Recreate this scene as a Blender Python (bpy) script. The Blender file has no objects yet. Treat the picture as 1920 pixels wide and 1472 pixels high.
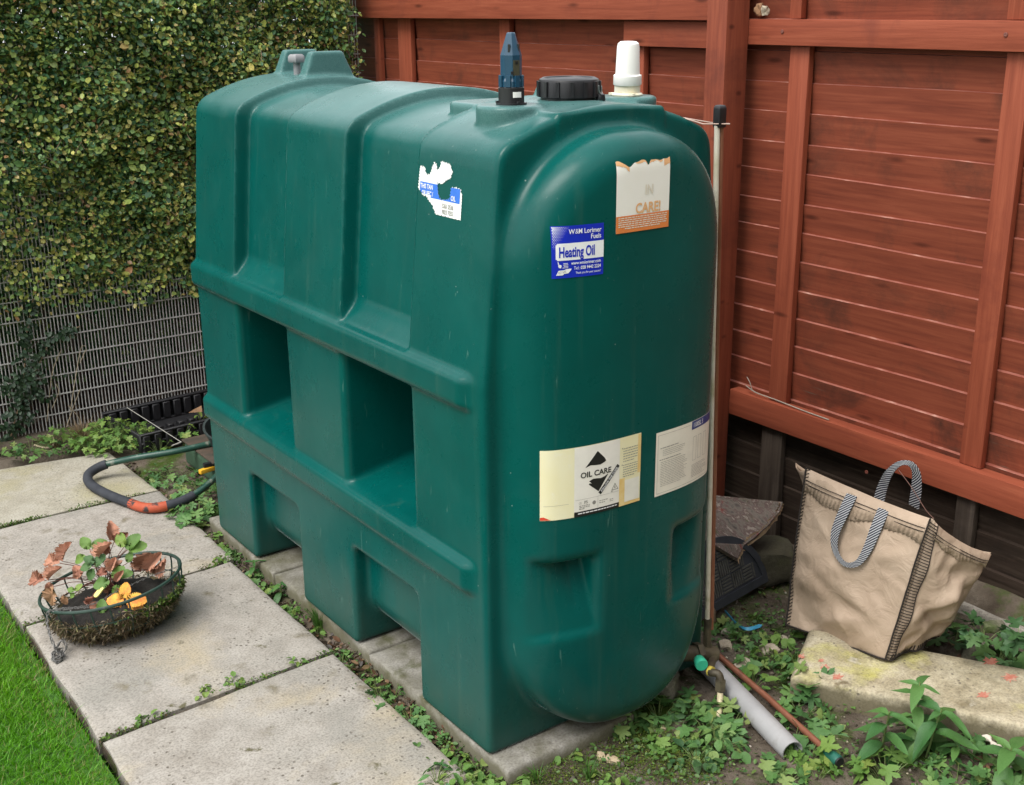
import bpy, bmesh, math, random
import numpy as np
from mathutils import Vector, Matrix, Euler

random.seed(7)
RNG = np.random.default_rng(11)
S = bpy.context.scene
COL = S.collection

# ------------------------------------------------------------------ camera
FPX, CX, CY = 2210.0, 960.0, 736.0           # focal length in pixels of the 1920 px wide picture
CAM = np.array([-1.366, -2.003, 1.72])


def cam_axes(yaw, pitch, roll):
    cy, sy = math.cos(yaw), math.sin(yaw)
    f = np.array([sy * math.cos(pitch), cy * math.cos(pitch), -math.sin(pitch)])
    r = np.array([cy, -sy, 0.0])
    d = np.cross(f, r)
    c, s = math.cos(roll), math.sin(roll)
    return np.array([c * r + s * d, -s * r + c * d, f])


AX = cam_axes(0.6240836, 0.317606, 0.0086411)
cam_data = bpy.data.cameras.new('camera')
cam_data.sensor_width = 36.0
cam_data.lens = FPX / 1920 * 36.0
cam_data.clip_start = 0.05
cam_data.clip_end = 300
cam = bpy.data.objects.new('camera', cam_data)
COL.objects.link(cam)
m = Matrix.Identity(4)
for i in range(3):
    m[i][0], m[i][1], m[i][2], m[i][3] = AX[0][i], -AX[1][i], -AX[2][i], CAM[i]
cam.matrix_world = m
S.camera = cam

# ------------------------------------------------------------------ sky, sun, exposure
SUN_DIR = Vector((-1.0, -0.12, 1.55)).normalized()      # towards the sun
SUN_EL = math.asin(SUN_DIR.z)
SUN_AZ = math.atan2(SUN_DIR.x, SUN_DIR.y)
world = bpy.data.worlds.new('World')
S.world = world
world.use_nodes = True
wn, wl = world.node_tree.nodes, world.node_tree.links
wn.clear()
sky = wn.new('ShaderNodeTexSky')
sky.sky_type = 'NISHITA'
sky.sun_disc = False
sky.sun_elevation = SUN_EL
sky.sun_rotation = SUN_AZ
sky.air_density = 1.0
sky.dust_density = 6.0
hs = wn.new('ShaderNodeHueSaturation')
hs.inputs['Saturation'].default_value = 0.5
bg = wn.new('ShaderNodeBackground')
bg.inputs['Strength'].default_value = 0.15
wo = wn.new('ShaderNodeOutputWorld')
wl.new(sky.outputs[0], hs.inputs['Color'])
cloud = wn.new('ShaderNodeMix')                          # an even layer of bright cloud over most of the blue
cloud.data_type = 'RGBA'
cloud.inputs[0].default_value = 0.70
cloud.inputs[7].default_value = (7.3, 7.5, 7.6, 1)
wl.new(hs.outputs[0], cloud.inputs[6])
wl.new(cloud.outputs[2], bg.inputs['Color'])
wl.new(bg.outputs[0], wo.inputs['Surface'])

sun_d = bpy.data.lights.new('sun', 'SUN')
sun_d.energy = 1.5
sun_d.angle = math.radians(32)
sun_d.color = (1.0, 0.965, 0.91)
sun = bpy.data.objects.new('sun', sun_d)
sun.rotation_euler = SUN_DIR.to_track_quat('Z', 'Y').to_euler()
COL.objects.link(sun)
S.view_settings.view_transform = 'Standard'
S.view_settings.look = 'None'
S.view_settings.gamma = 1.0
S.view_settings.use_curve_mapping = False
S.view_settings.exposure = 0.86
S.render.engine = 'CYCLES'


# ------------------------------------------------------------------ turning a picture point into a place
def ray(px, py):
    return AX.T @ np.array([(px - CX) / FPX, (py - CY) / FPX, 1.0])


def GZ(px, py, z=-0.045):
    d = ray(px, py)
    return Vector(CAM + d * ((z - CAM[2]) / d[2]))


def GX(px, py, x):
    d = ray(px, py)
    return Vector(CAM + d * ((x - CAM[0]) / d[0]))


def GY(px, py, y):
    d = ray(px, py)
    return Vector(CAM + d * ((y - CAM[1]) / d[1]))


# ------------------------------------------------------------------ materials
def nt_new(name):
    mt = bpy.data.materials.new(name)
    mt.use_nodes = True
    nt = mt.node_tree
    return mt, nt, nt.nodes, nt.links, nt.nodes['Principled BSDF']


def ramp_node(N, stops, interp='LINEAR'):
    r = N.new('ShaderNodeValToRGB')
    r.color_ramp.interpolation = interp
    e = r.color_ramp.elements
    while len(e) < len(stops):
        e.new(0.5)
    for k, (p, c) in enumerate(stops):
        e[k].position = p
        e[k].color = (c[0], c[1], c[2], 1) if not isinstance(c, (int, float)) else (c, c, c, 1)
    return r


def noise_node(N, L, vec, scale, detail=5, rough=0.6, dist=0.0):
    n = N.new('ShaderNodeTexNoise')
    n.inputs['Scale'].default_value = scale
    n.inputs['Detail'].default_value = detail
    n.inputs['Roughness'].default_value = rough
    n.inputs['Distortion'].default_value = dist
    L.new(vec, n.inputs['Vector'])
    return n


def mapped(N, L, scale=(1, 1, 1), coord='Object', rand=False):
    tc = N.new('ShaderNodeTexCoord')
    mp = N.new('ShaderNodeMapping')
    mp.inputs['Scale'].default_value = scale
    L.new(tc.outputs[coord], mp.inputs['Vector'])
    if rand:
        oi = N.new('ShaderNodeObjectInfo')
        mul = N.new('ShaderNodeMath')
        mul.operation = 'MULTIPLY'
        mul.inputs[1].default_value = 37.0
        L.new(oi.outputs['Random'], mul.inputs[0])
        L.new(mul.outputs[0], mp.inputs['Location'])
    return mp.outputs[0]


def mix_col(N, L, fac, a, b, mode='MIX'):
    mx = N.new('ShaderNodeMix')
    mx.data_type = 'RGBA'
    mx.blend_type = mode
    for sock, v in ((mx.inputs['Factor'], fac), (mx.inputs['A'], a), (mx.inputs['B'], b)):
        pass
    ins = {'f': mx.inputs[0], 'a': mx.inputs[6], 'b': mx.inputs[7]}
    for k, v in (('f', fac), ('a', a), ('b', b)):
        if isinstance(v, (int, float)):
            ins[k].default_value = v
        elif isinstance(v, tuple):
            ins[k].default_value = (v[0], v[1], v[2], 1)
        else:
            L.new(v, ins[k])
    return mx.outputs[2]


def bump(N, L, h, strength, dist, B, prev=None):
    b = N.new('ShaderNodeBump')
    b.inputs['Strength'].default_value = strength
    b.inputs['Distance'].default_value = dist
    L.new(h, b.inputs['Height'])
    if prev is not None:
        L.new(prev, b.inputs['Normal'])
    L.new(b.outputs[0], B.inputs['Normal'])
    return b.outputs[0]


def pm(name, stops, scale=20, rough=0.6, bscale=None, bstr=0.3, bdist=0.003, stretch=(1, 1, 1), detail=6,
       spec=None, metal=0.0, rand=True, sheen=0, coat=0, extra=None):
    """generic procedural material: noise ramp + bump; extra = [(scale, lo, hi, colour), ...] blotches"""
    mt, nt, N, L, B = nt_new(name)
    v = mapped(N, L, stretch, rand=rand)
    n = noise_node(N, L, v, scale, detail)
    r = ramp_node(N, stops)
    L.new(n.outputs['Fac'], r.inputs[0])
    c = r.outputs[0]
    for sc, lo, hi, colr in (extra or []):
        n2 = noise_node(N, L, v, sc, 6, 0.65)
        r2 = ramp_node(N, [(lo, 0.0), (hi, 1.0)])
        L.new(n2.outputs['Fac'], r2.inputs[0])
        c = mix_col(N, L, r2.outputs[0], c, colr)
    L.new(c, B.inputs['Base Color'])
    B.inputs['Roughness'].default_value = rough
    B.inputs['Metallic'].default_value = metal
    if spec is not None:
        B.inputs['Specular IOR Level'].default_value = spec
    if coat:
        B.inputs['Coat Weight'].default_value = coat
    if bscale:
        n3 = noise_node(N, L, v, bscale, 6, 0.65)
        bump(N, L, n3.outputs['Fac'], bstr, bdist, B)
    return mt


def plain(name, c, rough=0.5, var=0.12, bstr=0.1, scale=30, metal=0.0, spec=None):
    return pm(name, [(0.3, tuple(x * (1 - var) for x in c)), (0.7, tuple(min(1, x * (1 + var)) for x in c))], scale, rough,
              scale * 6, bstr, 0.001, metal=metal, spec=spec)


# ------------------------------------------------------------------ objects
def wpos(o):
    p = Vector((0, 0, 0))
    while o is not None:
        p += o.location
        o = o.parent
    return p


def tag(o, label=None, cat=None, group=None, kind=None):
    if label: o['label'] = label
    if cat: o['category'] = cat
    if group: o['group'] = group
    if kind: o['kind'] = kind
    return o


def thing(name, label, cat, loc=(0, 0, 0), group=None, rz=0.0):
    o = bpy.data.objects.new(name, None)
    o.empty_display_size = 0.05
    o.location = loc
    o.rotation_euler = (0, 0, rz)
    COL.objects.link(o)
    return tag(o, label, cat, group)


def link_mesh(name, me, mat=None, parent=None, loc=None):
    o = bpy.data.objects.new(name, me)
    if mat is not None and len(me.materials) == 0:
        me.materials.append(mat)
    COL.objects.link(o)
    if parent is not None:
        o.parent = parent
    if loc is not None:
        o.location = loc
    return o


def obj(name, bm, mat=None, parent=None, smooth=True, local=False, bevel=0.0, segs=2):
    """links a bmesh given in world coordinates (or in the parent's, local=True)"""
    if bevel:
        bmesh.ops.bevel(bm, geom=bm.edges[:], offset=bevel, segments=segs, affect='EDGES', profile=0.6)
    bmesh.ops.recalc_face_normals(bm, faces=bm.faces[:])
    me = bpy.data.meshes.new(name)
    if parent is not None and not local:
        bmesh.ops.translate(bm, verts=bm.verts[:], vec=-wpos(parent))
    bm.to_mesh(me)
    bm.free()
    if smooth:
        me.shade_smooth()
        try:
            me.set_sharp_from_angle(angle=math.radians(40))
        except Exception:
            pass
    return link_mesh(name, me, mat, parent)


def np_mesh(name, V, F, mat, parent=None, smooth=False, colors=None, kind=None):
    """V (n,3), F (m,k) arrays with the same k"""
    me = bpy.data.meshes.new(name)
    V = np.asarray(V, dtype=np.float32)
    F = np.asarray(F, dtype=np.int32)
    if parent is not None:
        V = V - np.array(wpos(parent), dtype=np.float32)
    k = F.shape[1]
    me.vertices.add(len(V))
    me.vertices.foreach_set('co', V.ravel())
    me.loops.add(F.size)
    me.loops.foreach_set('vertex_index', F.ravel())
    me.polygons.add(len(F))
    me.polygons.foreach_set('loop_start', np.arange(0, F.size, k, dtype=np.int32))
    if colors is not None:
        ca = me.color_attributes.new('tint', 'FLOAT_COLOR', 'POINT')
        c4 = np.ones((len(V), 4), dtype=np.float32)
        c4[:, :3] = colors
        ca.data.foreach_set('color', c4.ravel())
    me.update(calc_edges=True)
    me.validate()
    if smooth:
        me.shade_smooth()
    o = link_mesh(name, me, mat, parent)
    if kind:
        o['kind'] = kind
    return o


def box(bm, lo, hi, rot=None):
    lo, hi = Vector(lo), Vector(hi)
    c = (lo + hi) / 2
    s = hi - lo
    mt = Matrix.Translation(c)
    if rot is not None:
        mt = mt @ rot.to_4x4()
    mt = mt @ Matrix.Diagonal((s.x, s.y, s.z, 1))
    return bmesh.ops.create_cube(bm, size=1.0, matrix=mt)['verts']


def tube(bm, pts, r, seg=8, cap=True):
    pts = [Vector(p) for p in pts]
    n = len(pts)
    rs = r if isinstance(r, (list, tuple)) else [r] * n
    rings = []
    up = None
    for i, p in enumerate(pts):
        t = (pts[min(i + 1, n - 1)] - pts[max(i - 1, 0)])
        t = t.normalized() if t.length > 1e-9 else Vector((0, 0, 1))
        if up is None:
            up = t.orthogonal().normalized()
        else:
            up = (up - t * up.dot(t))
            up = up.normalized() if up.length > 1e-6 else t.orthogonal().normalized()
        w = t.cross(up)
        rings.append([bm.verts.new(p + (up * math.cos(a) + w * math.sin(a)) * rs[i])
                      for a in (2 * math.pi * k / seg for k in range(seg))])
    for a, b in zip(rings, rings[1:]):
        for k in range(seg):
            bm.faces.new((a[k], a[(k + 1) % seg], b[(k + 1) % seg], b[k]))
    if cap:
        bm.faces.new(rings[0][::-1])
        bm.faces.new(rings[-1])


def lathe(bm, prof, c=(0, 0, 0), seg=32, M=None, phase=0.0):
    """prof: list of (r, z)"""
    c = Vector(c)
    rings = []
    for r, z in prof:
        ring = []
        for k in range(seg):
            a = 2 * math.pi * k / seg + phase
            p = Vector((max(r, 1e-4) * math.cos(a), max(r, 1e-4) * math.sin(a), z))
            if M is not None:
                p = M @ p
            ring.append(bm.verts.new(c + p))
        rings.append(ring)
    for a, b in zip(rings, rings[1:]):
        for k in range(seg):
            bm.faces.new((a[k], a[(k + 1) % seg], b[(k + 1) % seg], b[k]))
    bm.faces.new(rings[0][::-1])
    bm.faces.new(rings[-1])


def smooth_path(pts, n=6):
    """Catmull-Rom through the points"""
    P = [Vector(p) for p in pts]
    P = [P[0] * 2 - P[1]] + P + [P[-1] * 2 - P[-2]]
    out = []
    for i in range(1, len(P) - 2):
        for k in range(n):
            t = k / n
            a, b, c, d = P[i - 1], P[i], P[i + 1], P[i + 2]
            out.append(0.5 * ((2 * b) + (c - a) * t + (2 * a - 5 * b + 4 * c - d) * t * t + (3 * b - a - 3 * c + d) * t ** 3))
    out.append(P[-2])
    return out


def vnoise(x, y, z=0.0, seed=0):
    """cheap smooth value noise for numpy arrays, about -1..1"""
    x, y = np.asarray(x, dtype=np.float64), np.asarray(y, dtype=np.float64)
    z = np.asarray(z, dtype=np.float64)
    out = 0
    rs = np.random.default_rng(seed)
    for k in range(6):
        f = rs.normal(size=3) * 1.0
        ph = rs.uniform(0, 6.28)
        out = out + np.sin(x * f[0] + y * f[1] + z * f[2] + ph)
    return out / 3.0


def fbm(x, y, seed=0, oct=4):
    o = 0
    for k in range(oct):
        o = o + vnoise(x * 2 ** k, y * 2 ** k, 0, seed + k) / 2 ** k
    return o / 1.6
# ------------------------------------------------------------------ the oil tank's shape as a distance field
XC, HW, TL = 0.355, 0.355, 1.65       # middle, half width, length


def smax(a, b, k):
    h = np.maximum(k - np.abs(a - b), 0.0) / k
    return np.maximum(a, b) + h * h * k * 0.25


def smin(a, b, k):
    h = np.maximum(k - np.abs(a - b), 0.0) / k
    return np.minimum(a, b) - h * h * k * 0.25


def sstep(t):
    t = np.clip(t, 0.0, 1.0)
    return t * t * (3 - 2 * t)


def end_depth(m):
    return 0.035 + 0.087 * (1 - np.clip(m / 0.335, 0, 1.1) ** 3)


def rrect(a, b, ha, hb, r):
    qa, qb = np.abs(a) - (ha - r), np.abs(b) - (hb - r)
    return np.sqrt(np.maximum(qa, 0) ** 2 + np.maximum(qb, 0) ** 2) + np.minimum(np.maximum(qa, qb), 0) - r


def tank_sdf(x, y, z):
    m = np.abs(x - XC)
    s = HW - m
    ye = TL / 2 - np.abs(y - TL / 2)
    g = np.abs(ye - 0.4855) - 0.1695                     # < 0 between two ribs
    inset = sstep((-g + 0.004) / 0.011)
    off = 0.046 * np.clip((z - 0.93) / 0.47, 0, 1)
    sill = sstep((z - 0.925) / 0.085)
    side = off + 0.044 * inset * sill - s
    roof = z - (1.519 - 0.83 * m * m) + 0.030 * inset + 0.006 * sstep((0.32 - y) / 0.02)
    A = smax(side, roof, 0.042)
    A = smax(A, -ye, 0.017)
    A = smax(A, -z, 0.012)
    # deep pockets of the middle storey
    wall = 0.012 * np.clip(s / 0.2, 0, 1)
    pocket = smax(g + wall, np.maximum(s - 0.31, np.maximum(0.492 + 0.2 * s - z, z - 0.87)), 0.02)
    A = smax(A, -pocket, 0.022)
    # arches between the feet, the belly hanging behind them
    arch = smax(g, z - 0.303, 0.03)
    A = smax(A, -arch, 0.018)
    belly = rrect(m, z - 0.30, HW - 0.05, 0.245, 0.10)
    belly = np.maximum(belly, np.maximum(0.16 - ye, z - 0.40))
    A = smin(A, belly, 0.02)
    # two ledges along the sides
    for zc, hz in ((0.905, 0.039), (0.450, 0.039)):
        led = rrect(z - zc + 0.05 * s, s - 0.016 - 0.030 * (1 - sstep((y - 0.022) / 0.06)), hz, 0.036, 0.017)
        led = smax(led, np.maximum(0.022 - y, y - (TL - 0.002)), 0.02)
        A = smin(A, led, 0.014)
    # barrel end standing out of the end frame
    dep = end_depth(m)
    zc, hz = 0.740, 0.722
    ha = 0.303
    d2 = rrect(m, z - zc, ha, hz, 0.285)
    b = smax(d2, -(ye + dep), 0.078)
    b = np.maximum(b, ye - 0.3)
    A = smin(A, b, 0.030)
    # scooped hand holds low on the end
    zt, zb = 0.505, 0.335
    hold = smax(np.abs(m - 0.196) - 0.068, np.maximum(z - zt, zb - z), 0.02)
    hold = smax(hold, (ye + dep) - 0.004 - 0.060 * np.clip((z - zb) / (zt - zb), 0, 1) * np.clip((0.285 - m) / 0.12, 0, 1), 0.01)
    A = smax(A, -hold, 0.034)
    # turret plate and bosses on the roof, near end
    plate = smax(rrect(x - XC, y - 0.21, 0.155, 0.24, 0.05), z - 1.503, 0.012)
    plate = np.maximum(plate, np.maximum(1.40 - z, -y))
    A = smin(A, plate, 0.008)
    for bx, by, br, bz in ((0.185, 0.150, 0.075, 1.513), (0.535, 0.165, 0.072, 1.514), (0.378, 0.185, 0.085, 1.509)):
        c = smax(np.sqrt((x - bx) ** 2 + (y - by) ** 2) - br, z - bz, 0.010)
        c = np.maximum(c, 1.40 - z)
        A = smin(A, c, 0.010)
    # pairs of lifting fins: far end, and a small pair behind the cap
    for fx, fy, hl, zt in ((0.385, 1.400, 0.088, 1.590), (0.395, 1.600, 0.088, 1.590), (0.45, 0.345, 0.060, 1.550)):
        t = (zt - z)
        fin = smax(np.abs(x - fx) - hl + 0.035 - 0.42 * np.clip(t, 0, 0.12), np.abs(y - fy) - 0.018 - 0.09 * np.clip(t, 0, .12), 0.008)
        fin = smax(fin, -t, 0.008)
        fin = np.maximum(fin, 1.45 - z)
        A = smin(A, fin, 0.010)
    return A


def surface_nets(fn, lo, hi, h):
    ax = [np.arange(lo[i], hi[i] + h, h, dtype=np.float32) for i in range(3)]
    nx, ny, nz = [len(a) for a in ax]
    val = np.empty((nx, ny, nz), dtype=np.float32)
    for i0 in range(0, nx, 12):
        i1 = min(nx, i0 + 12)
        X, Y, Z = np.meshgrid(ax[0][i0:i1], ax[1], ax[2], indexing='ij', sparse=True)
        val[i0:i1] = fn(X, Y, Z)
    ins = val < 0
    cnt = np.zeros((nx - 1, ny - 1, nz - 1), dtype=np.uint8)
    for a in (0, 1):
        for b in (0, 1):
            for c in (0, 1):
                cnt += ins[a:nx - 1 + a, b:ny - 1 + b, c:nz - 1 + c]
    act = (cnt > 0) & (cnt < 8)
    I = np.argwhere(act)
    idx = np.full(cnt.shape, -1, dtype=np.int32)
    idx[act] = np.arange(len(I))
    cor = np.array([(a, b, c) for a in (0, 1) for b in (0, 1) for c in (0, 1)])
    cv = np.array([val[I[:, 0] + a, I[:, 1] + b, I[:, 2] + c] for a, b, c in cor])
    acc = np.zeros((len(I), 3))
    n = np.zeros(len(I))
    for p in range(8):
        for q in range(p + 1, 8):
            if np.abs(cor[p] - cor[q]).sum() != 1:
                continue
            mk = (cv[p] < 0) != (cv[q] < 0)
            t = np.where(mk, cv[p] / np.where(mk, cv[p] - cv[q], 1), 0)
            acc += mk[:, None] * (cor[p][None] + t[:, None] * (cor[q] - cor[p])[None])
            n += mk
    V = np.array(lo) + (I + acc / n[:, None]) * h
    quads = []
    for a in range(3):
        u, v = (a + 1) % 3, (a + 2) % 3
        sl0, sl1 = [slice(None)] * 3, [slice(None)] * 3
        sl0[a], sl1[a] = slice(0, -1), slice(1, None)
        chg = ins[tuple(sl0)] != ins[tuple(sl1)]
        E = np.argwhere(chg)
        E = E[(E[:, u] > 0) & (E[:, v] > 0)]
        ok = (E[:, u] < cnt.shape[u]) & (E[:, v] < cnt.shape[v])
        E = E[ok]
        du, dv = np.zeros(3, int), np.zeros(3, int)
        du[u], dv[v] = 1, 1
        q = np.stack([idx[tuple((E - du - dv).T)], idx[tuple((E - dv).T)], idx[tuple(E.T)], idx[tuple((E - du).T)]], 1)
        flip = ~ins[tuple(E.T)]
        q[flip] = q[flip][:, ::-1]
        quads.append(q)
    F = np.concatenate(quads)
    for _ in range(3):                                   # pull the vertices onto the true surface
        e = 1e-3
        d = fn(V[:, 0], V[:, 1], V[:, 2])
        G = np.stack([(fn(V[:, 0] + (e if k == 0 else 0), V[:, 1] + (e if k == 1 else 0), V[:, 2] + (e if k == 2 else 0)) - d) / e
                      for k in range(3)], 1)
        V = V - np.clip(d / np.maximum((G * G).sum(1), 0.2), -h * .5, h * .5)[:, None] * G
    return V, F


def bisect(fn, a, b):
    """fn(t) > 0 at a, < 0 at b (arrays)"""
    for _ in range(26):
        c = (a + b) / 2
        neg = fn(c) < 0
        b = np.where(neg, c, b)
        a = np.where(neg, a, c)
    return (a + b) / 2


def on_end(x, z):
    x, z = np.asarray(x, float), np.asarray(z, float)
    return bisect(lambda t: tank_sdf(x, t, z), np.full(x.shape, -0.3), np.full(x.shape, 0.10))


def on_side(y, z):
    y, z = np.asarray(y, float), np.asarray(z, float)
    return bisect(lambda t: tank_sdf(t, y, z), np.full(y.shape, -0.2), np.full(y.shape, 0.15))

# ------------------------------------------------------------------ tank materials
def tank_material():
    mt, nt, N, L, B = nt_new('green_plastic')
    v = mapped(N, L)
    n1 = noise_node(N, L, v, 5, 6, 0.6)
    r1 = ramp_node(N, [(0.3, (0.0001, 0.062, 0.055)), (0.7, (0.0002, 0.077, 0.068))])
    L.new(n1.outputs['Fac'], r1.inputs[0])
    # chalky bloom, scuffs and dried splashes
    n2 = noise_node(N, L, v, 2.2, 8, 0.7, 0.6)
    r2 = ramp_node(N, [(0.52, 0.0), (0.78, 0.22)])
    L.new(n2.outputs['Fac'], r2.inputs[0])
    c = mix_col(N, L, r2.outputs[0], r1.outputs[0], (0.04, 0.12, 0.105))
    # rain streaks down the walls
    vs = mapped(N, L, (22, 22, 0.9))
    n3 = noise_node(N, L, vs, 1.0, 4, 0.6)
    r3 = ramp_node(N, [(0.58, 0.0), (0.78, 0.38)])
    L.new(n3.outputs['Fac'], r3.inputs[0])
    c = mix_col(N, L, r3.outputs[0], c, (0.035, 0.10, 0.08))
    # sky highlight on the roof, painted in as a patchy pale tint
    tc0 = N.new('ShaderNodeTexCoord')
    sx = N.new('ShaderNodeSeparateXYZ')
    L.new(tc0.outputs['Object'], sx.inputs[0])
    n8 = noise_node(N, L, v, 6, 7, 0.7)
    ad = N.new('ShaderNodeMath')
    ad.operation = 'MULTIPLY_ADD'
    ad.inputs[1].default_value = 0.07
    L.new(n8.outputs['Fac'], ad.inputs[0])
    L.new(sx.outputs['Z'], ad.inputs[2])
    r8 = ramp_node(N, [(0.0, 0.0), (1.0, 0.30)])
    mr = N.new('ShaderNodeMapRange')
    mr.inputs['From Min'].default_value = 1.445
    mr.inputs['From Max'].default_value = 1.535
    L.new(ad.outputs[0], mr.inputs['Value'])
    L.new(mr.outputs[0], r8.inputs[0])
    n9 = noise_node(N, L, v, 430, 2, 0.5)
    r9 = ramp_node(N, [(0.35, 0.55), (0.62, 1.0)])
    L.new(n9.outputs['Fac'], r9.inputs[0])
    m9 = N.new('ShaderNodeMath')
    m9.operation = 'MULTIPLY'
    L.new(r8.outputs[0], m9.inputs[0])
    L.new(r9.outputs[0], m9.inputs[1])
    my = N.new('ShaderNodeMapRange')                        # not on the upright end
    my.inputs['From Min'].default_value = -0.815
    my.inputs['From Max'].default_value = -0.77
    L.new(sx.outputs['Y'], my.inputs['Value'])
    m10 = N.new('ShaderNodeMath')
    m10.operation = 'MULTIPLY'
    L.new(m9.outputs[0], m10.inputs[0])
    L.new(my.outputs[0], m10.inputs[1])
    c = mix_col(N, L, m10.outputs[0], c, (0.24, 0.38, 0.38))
    # green-grey grime low down, splashed up from the ground
    vg = mapped(N, L, (9, 9, 3))
    n10 = noise_node(N, L, vg, 1.2, 7, 0.7)
    ag = N.new('ShaderNodeMath')
    ag.operation = 'MULTIPLY_ADD'
    ag.inputs[1].default_value = -0.55
    L.new(n10.outputs['Fac'], ag.inputs[0])
    L.new(sx.outputs['Z'], ag.inputs[2])
    mg = N.new('ShaderNodeMapRange')
    mg.inputs['From Min'].default_value = -0.02
    mg.inputs['From Max'].default_value = -0.26
    mg.inputs['To Max'].default_value = 0.32
    L.new(ag.outputs[0], mg.inputs['Value'])
    c = mix_col(N, L, mg.outputs[0], c, (0.050, 0.062, 0.042))
    # scratches
    vw = mapped(N, L, (60, 60, 5))
    n11 = noise_node(N, L, vw, 1.6, 2, 0.4, 2.0)
    r11 = ramp_node(N, [(0.735, 0.0), (0.76, 0.4)])
    L.new(n11.outputs['Fac'], r11.inputs[0])
    c = mix_col(N, L, r11.outputs[0], c, (0.10, 0.20, 0.17))
    # small pale specks
    n4 = noise_node(N, L, v, 120, 2, 0.5)
    r4 = ramp_node(N, [(0.775, 0.0), (0.80, 0.7)])
    L.new(n4.outputs['Fac'], r4.inputs[0])
    c = mix_col(N, L, r4.outputs[0], c, (0.30, 0.36, 0.33))
    L.new(c, B.inputs['Base Color'])
    rr = ramp_node(N, [(0.3, 0.24), (0.75, 0.36)])
    n5 = noise_node(N, L, v, 9, 6, 0.7)
    L.new(n5.outputs['Fac'], rr.inputs[0])
    L.new(rr.outputs[0], B.inputs['Roughness'])
    B.inputs['Specular IOR Level'].default_value = 0.22
    B.inputs['Sheen Weight'].default_value = 0.35
    B.inputs['Sheen Roughness'].default_value = 0.13
    B.inputs['Sheen Tint'].default_value = (0.85, 0.95, 0.95, 1)
    n6 = noise_node(N, L, v, 260, 3, 0.6)
    b1 = bump(N, L, n6.outputs['Fac'], 0.16, 0.0010, B)
    n7 = noise_node(N, L, v, 7, 3, 0.5)
    bump(N, L, n7.outputs['Fac'], 0.25, 0.006, B, b1)
    return mt


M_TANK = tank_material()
M_BLACK = plain('black_plastic', (0.012, 0.012, 0.014), 0.42, 0.2)
M_BLUE = plain('blue_grey_plastic', (0.009, 0.050, 0.095), 0.35, 0.1)
M_WHITE = pm('white_plastic', [(0.3, (0.80, 0.79, 0.75)), (0.7, (0.84, 0.83, 0.80))], 12, 0.4)
M_CREAM = pm('aged_white_plastic', [(0.35, (0.74, 0.71, 0.60)), (0.62, (0.66, 0.60, 0.42)), (0.75, (0.30, 0.25, 0.10))], 24, 0.5)
M_STEEL = plain('dull_steel', (0.38, 0.38, 0.37), 0.4, 0.2, metal=0.8)
M_GREYPL = plain('grey_plastic', (0.22, 0.22, 0.23), 0.5)

tank = thing('oil_tank', 'big dark green ribbed plastic heating oil tank covered in stickers', 'oil tank', (0.355, 0.825, 0))
TV, TF = surface_nets(tank_sdf, (-0.06, -0.16, -0.03), (0.77, 1.82, 1.65), 0.0066)
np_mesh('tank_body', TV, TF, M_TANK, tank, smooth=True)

# level sensor: eight-sided blue body on a black collar
bm = bmesh.new()
lathe(bm, [(0.034, 0.0), (0.034, 0.004), (0.0285, 0.004), (0.0285, 0.036), (0.026, 0.038)], (0.188, 0.148, 1.513), 24)
for a in (0.4, 2.5, 4.6):
    lathe(bm, [(0.004, 0), (0.004, 0.004)], (0.188 + 0.031 * math.cos(a), 0.148 + 0.031 * math.sin(a), 1.517), 8)
sensor = obj('sensor_collar', bm, M_BLACK, tank)
bm = bmesh.new()
lathe(bm, [(0.0262, 0.036), (0.0262, 0.05), (0.0235, 0.056), (0.0235, 0.104), (0.0095, 0.149), (0.0075, 0.151)], (0.188, 0.148, 1.513), 8, phase=0.3)
for k in range(8):                                       # little fins round the foot of the body
    a = 0.3 + math.pi / 8 + k * math.pi / 4
    c = Vector((0.188 + 0.0245 * math.cos(a), 0.148 + 0.0245 * math.sin(a), 1.513 + 0.05))
    R = Matrix.Rotation(a, 3, 'Z')
    box(bm, c - Vector((0.003, 0.005, 0.012)), c + Vector((0.003, 0.005, 0.012)), R)
sb = obj('sensor_body', bm, M_BLUE, tank, smooth=False)
bm = bmesh.new()
# slots of the cone and a darker window, set into the faces
for k, (a, zz, hh, ww) in enumerate(((3.85, 0.119, 0.008, 0.0022), (5.1, 0.119, 0.008, 0.0022), (4.62, 0.089, 0.003, 0.003), (4.2, 0.068, 0.003, 0.003))):
    rr = 0.0225 if zz < .104 else 0.0185
    c = Vector((0.188 + rr * math.cos(a), 0.148 + rr * math.sin(a), 1.513 + zz))
    R = Matrix.Rotation(a, 3, 'Z')
    box(bm, c - Vector((0.002, ww, hh)), c + Vector((0.002, ww, hh)), R)
obj('sensor_slot', bm, M_BLACK, sb, smooth=False)
bm = bmesh.new()
a = -1.663
c = Vector((0.188 + 0.0222 * math.cos(a), 0.148 + 0.0222 * math.sin(a), 1.513 + 0.078))
box(bm, c - Vector((0.0012, 0.0075, 0.016)), c + Vector((0.0012, 0.0075, 0.016)), Matrix.Rotation(a, 3, 'Z'))
obj('sensor_window', bm, plain('dusty_brown_window', (0.06, 0.055, 0.035), 0.4), sb, smooth=False)
bm = bmesh.new()
a = -1.72
for k in range(6):
    a0, a1 = a - 0.36 + k * 0.12, a - 0.24 + k * 0.12
    vs = [bm.verts.new(Vector((0.188 + 0.0291 * math.cos(t), 0.148 + 0.0291 * math.sin(t), 1.513 + z))) for t, z in ((a0, .016), (a1, .016), (a1, .028), (a0, .028))]
    bm.faces.new(vs)
obj('sensor_label', bm, M_WHITE, sensor, smooth=False)

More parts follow.
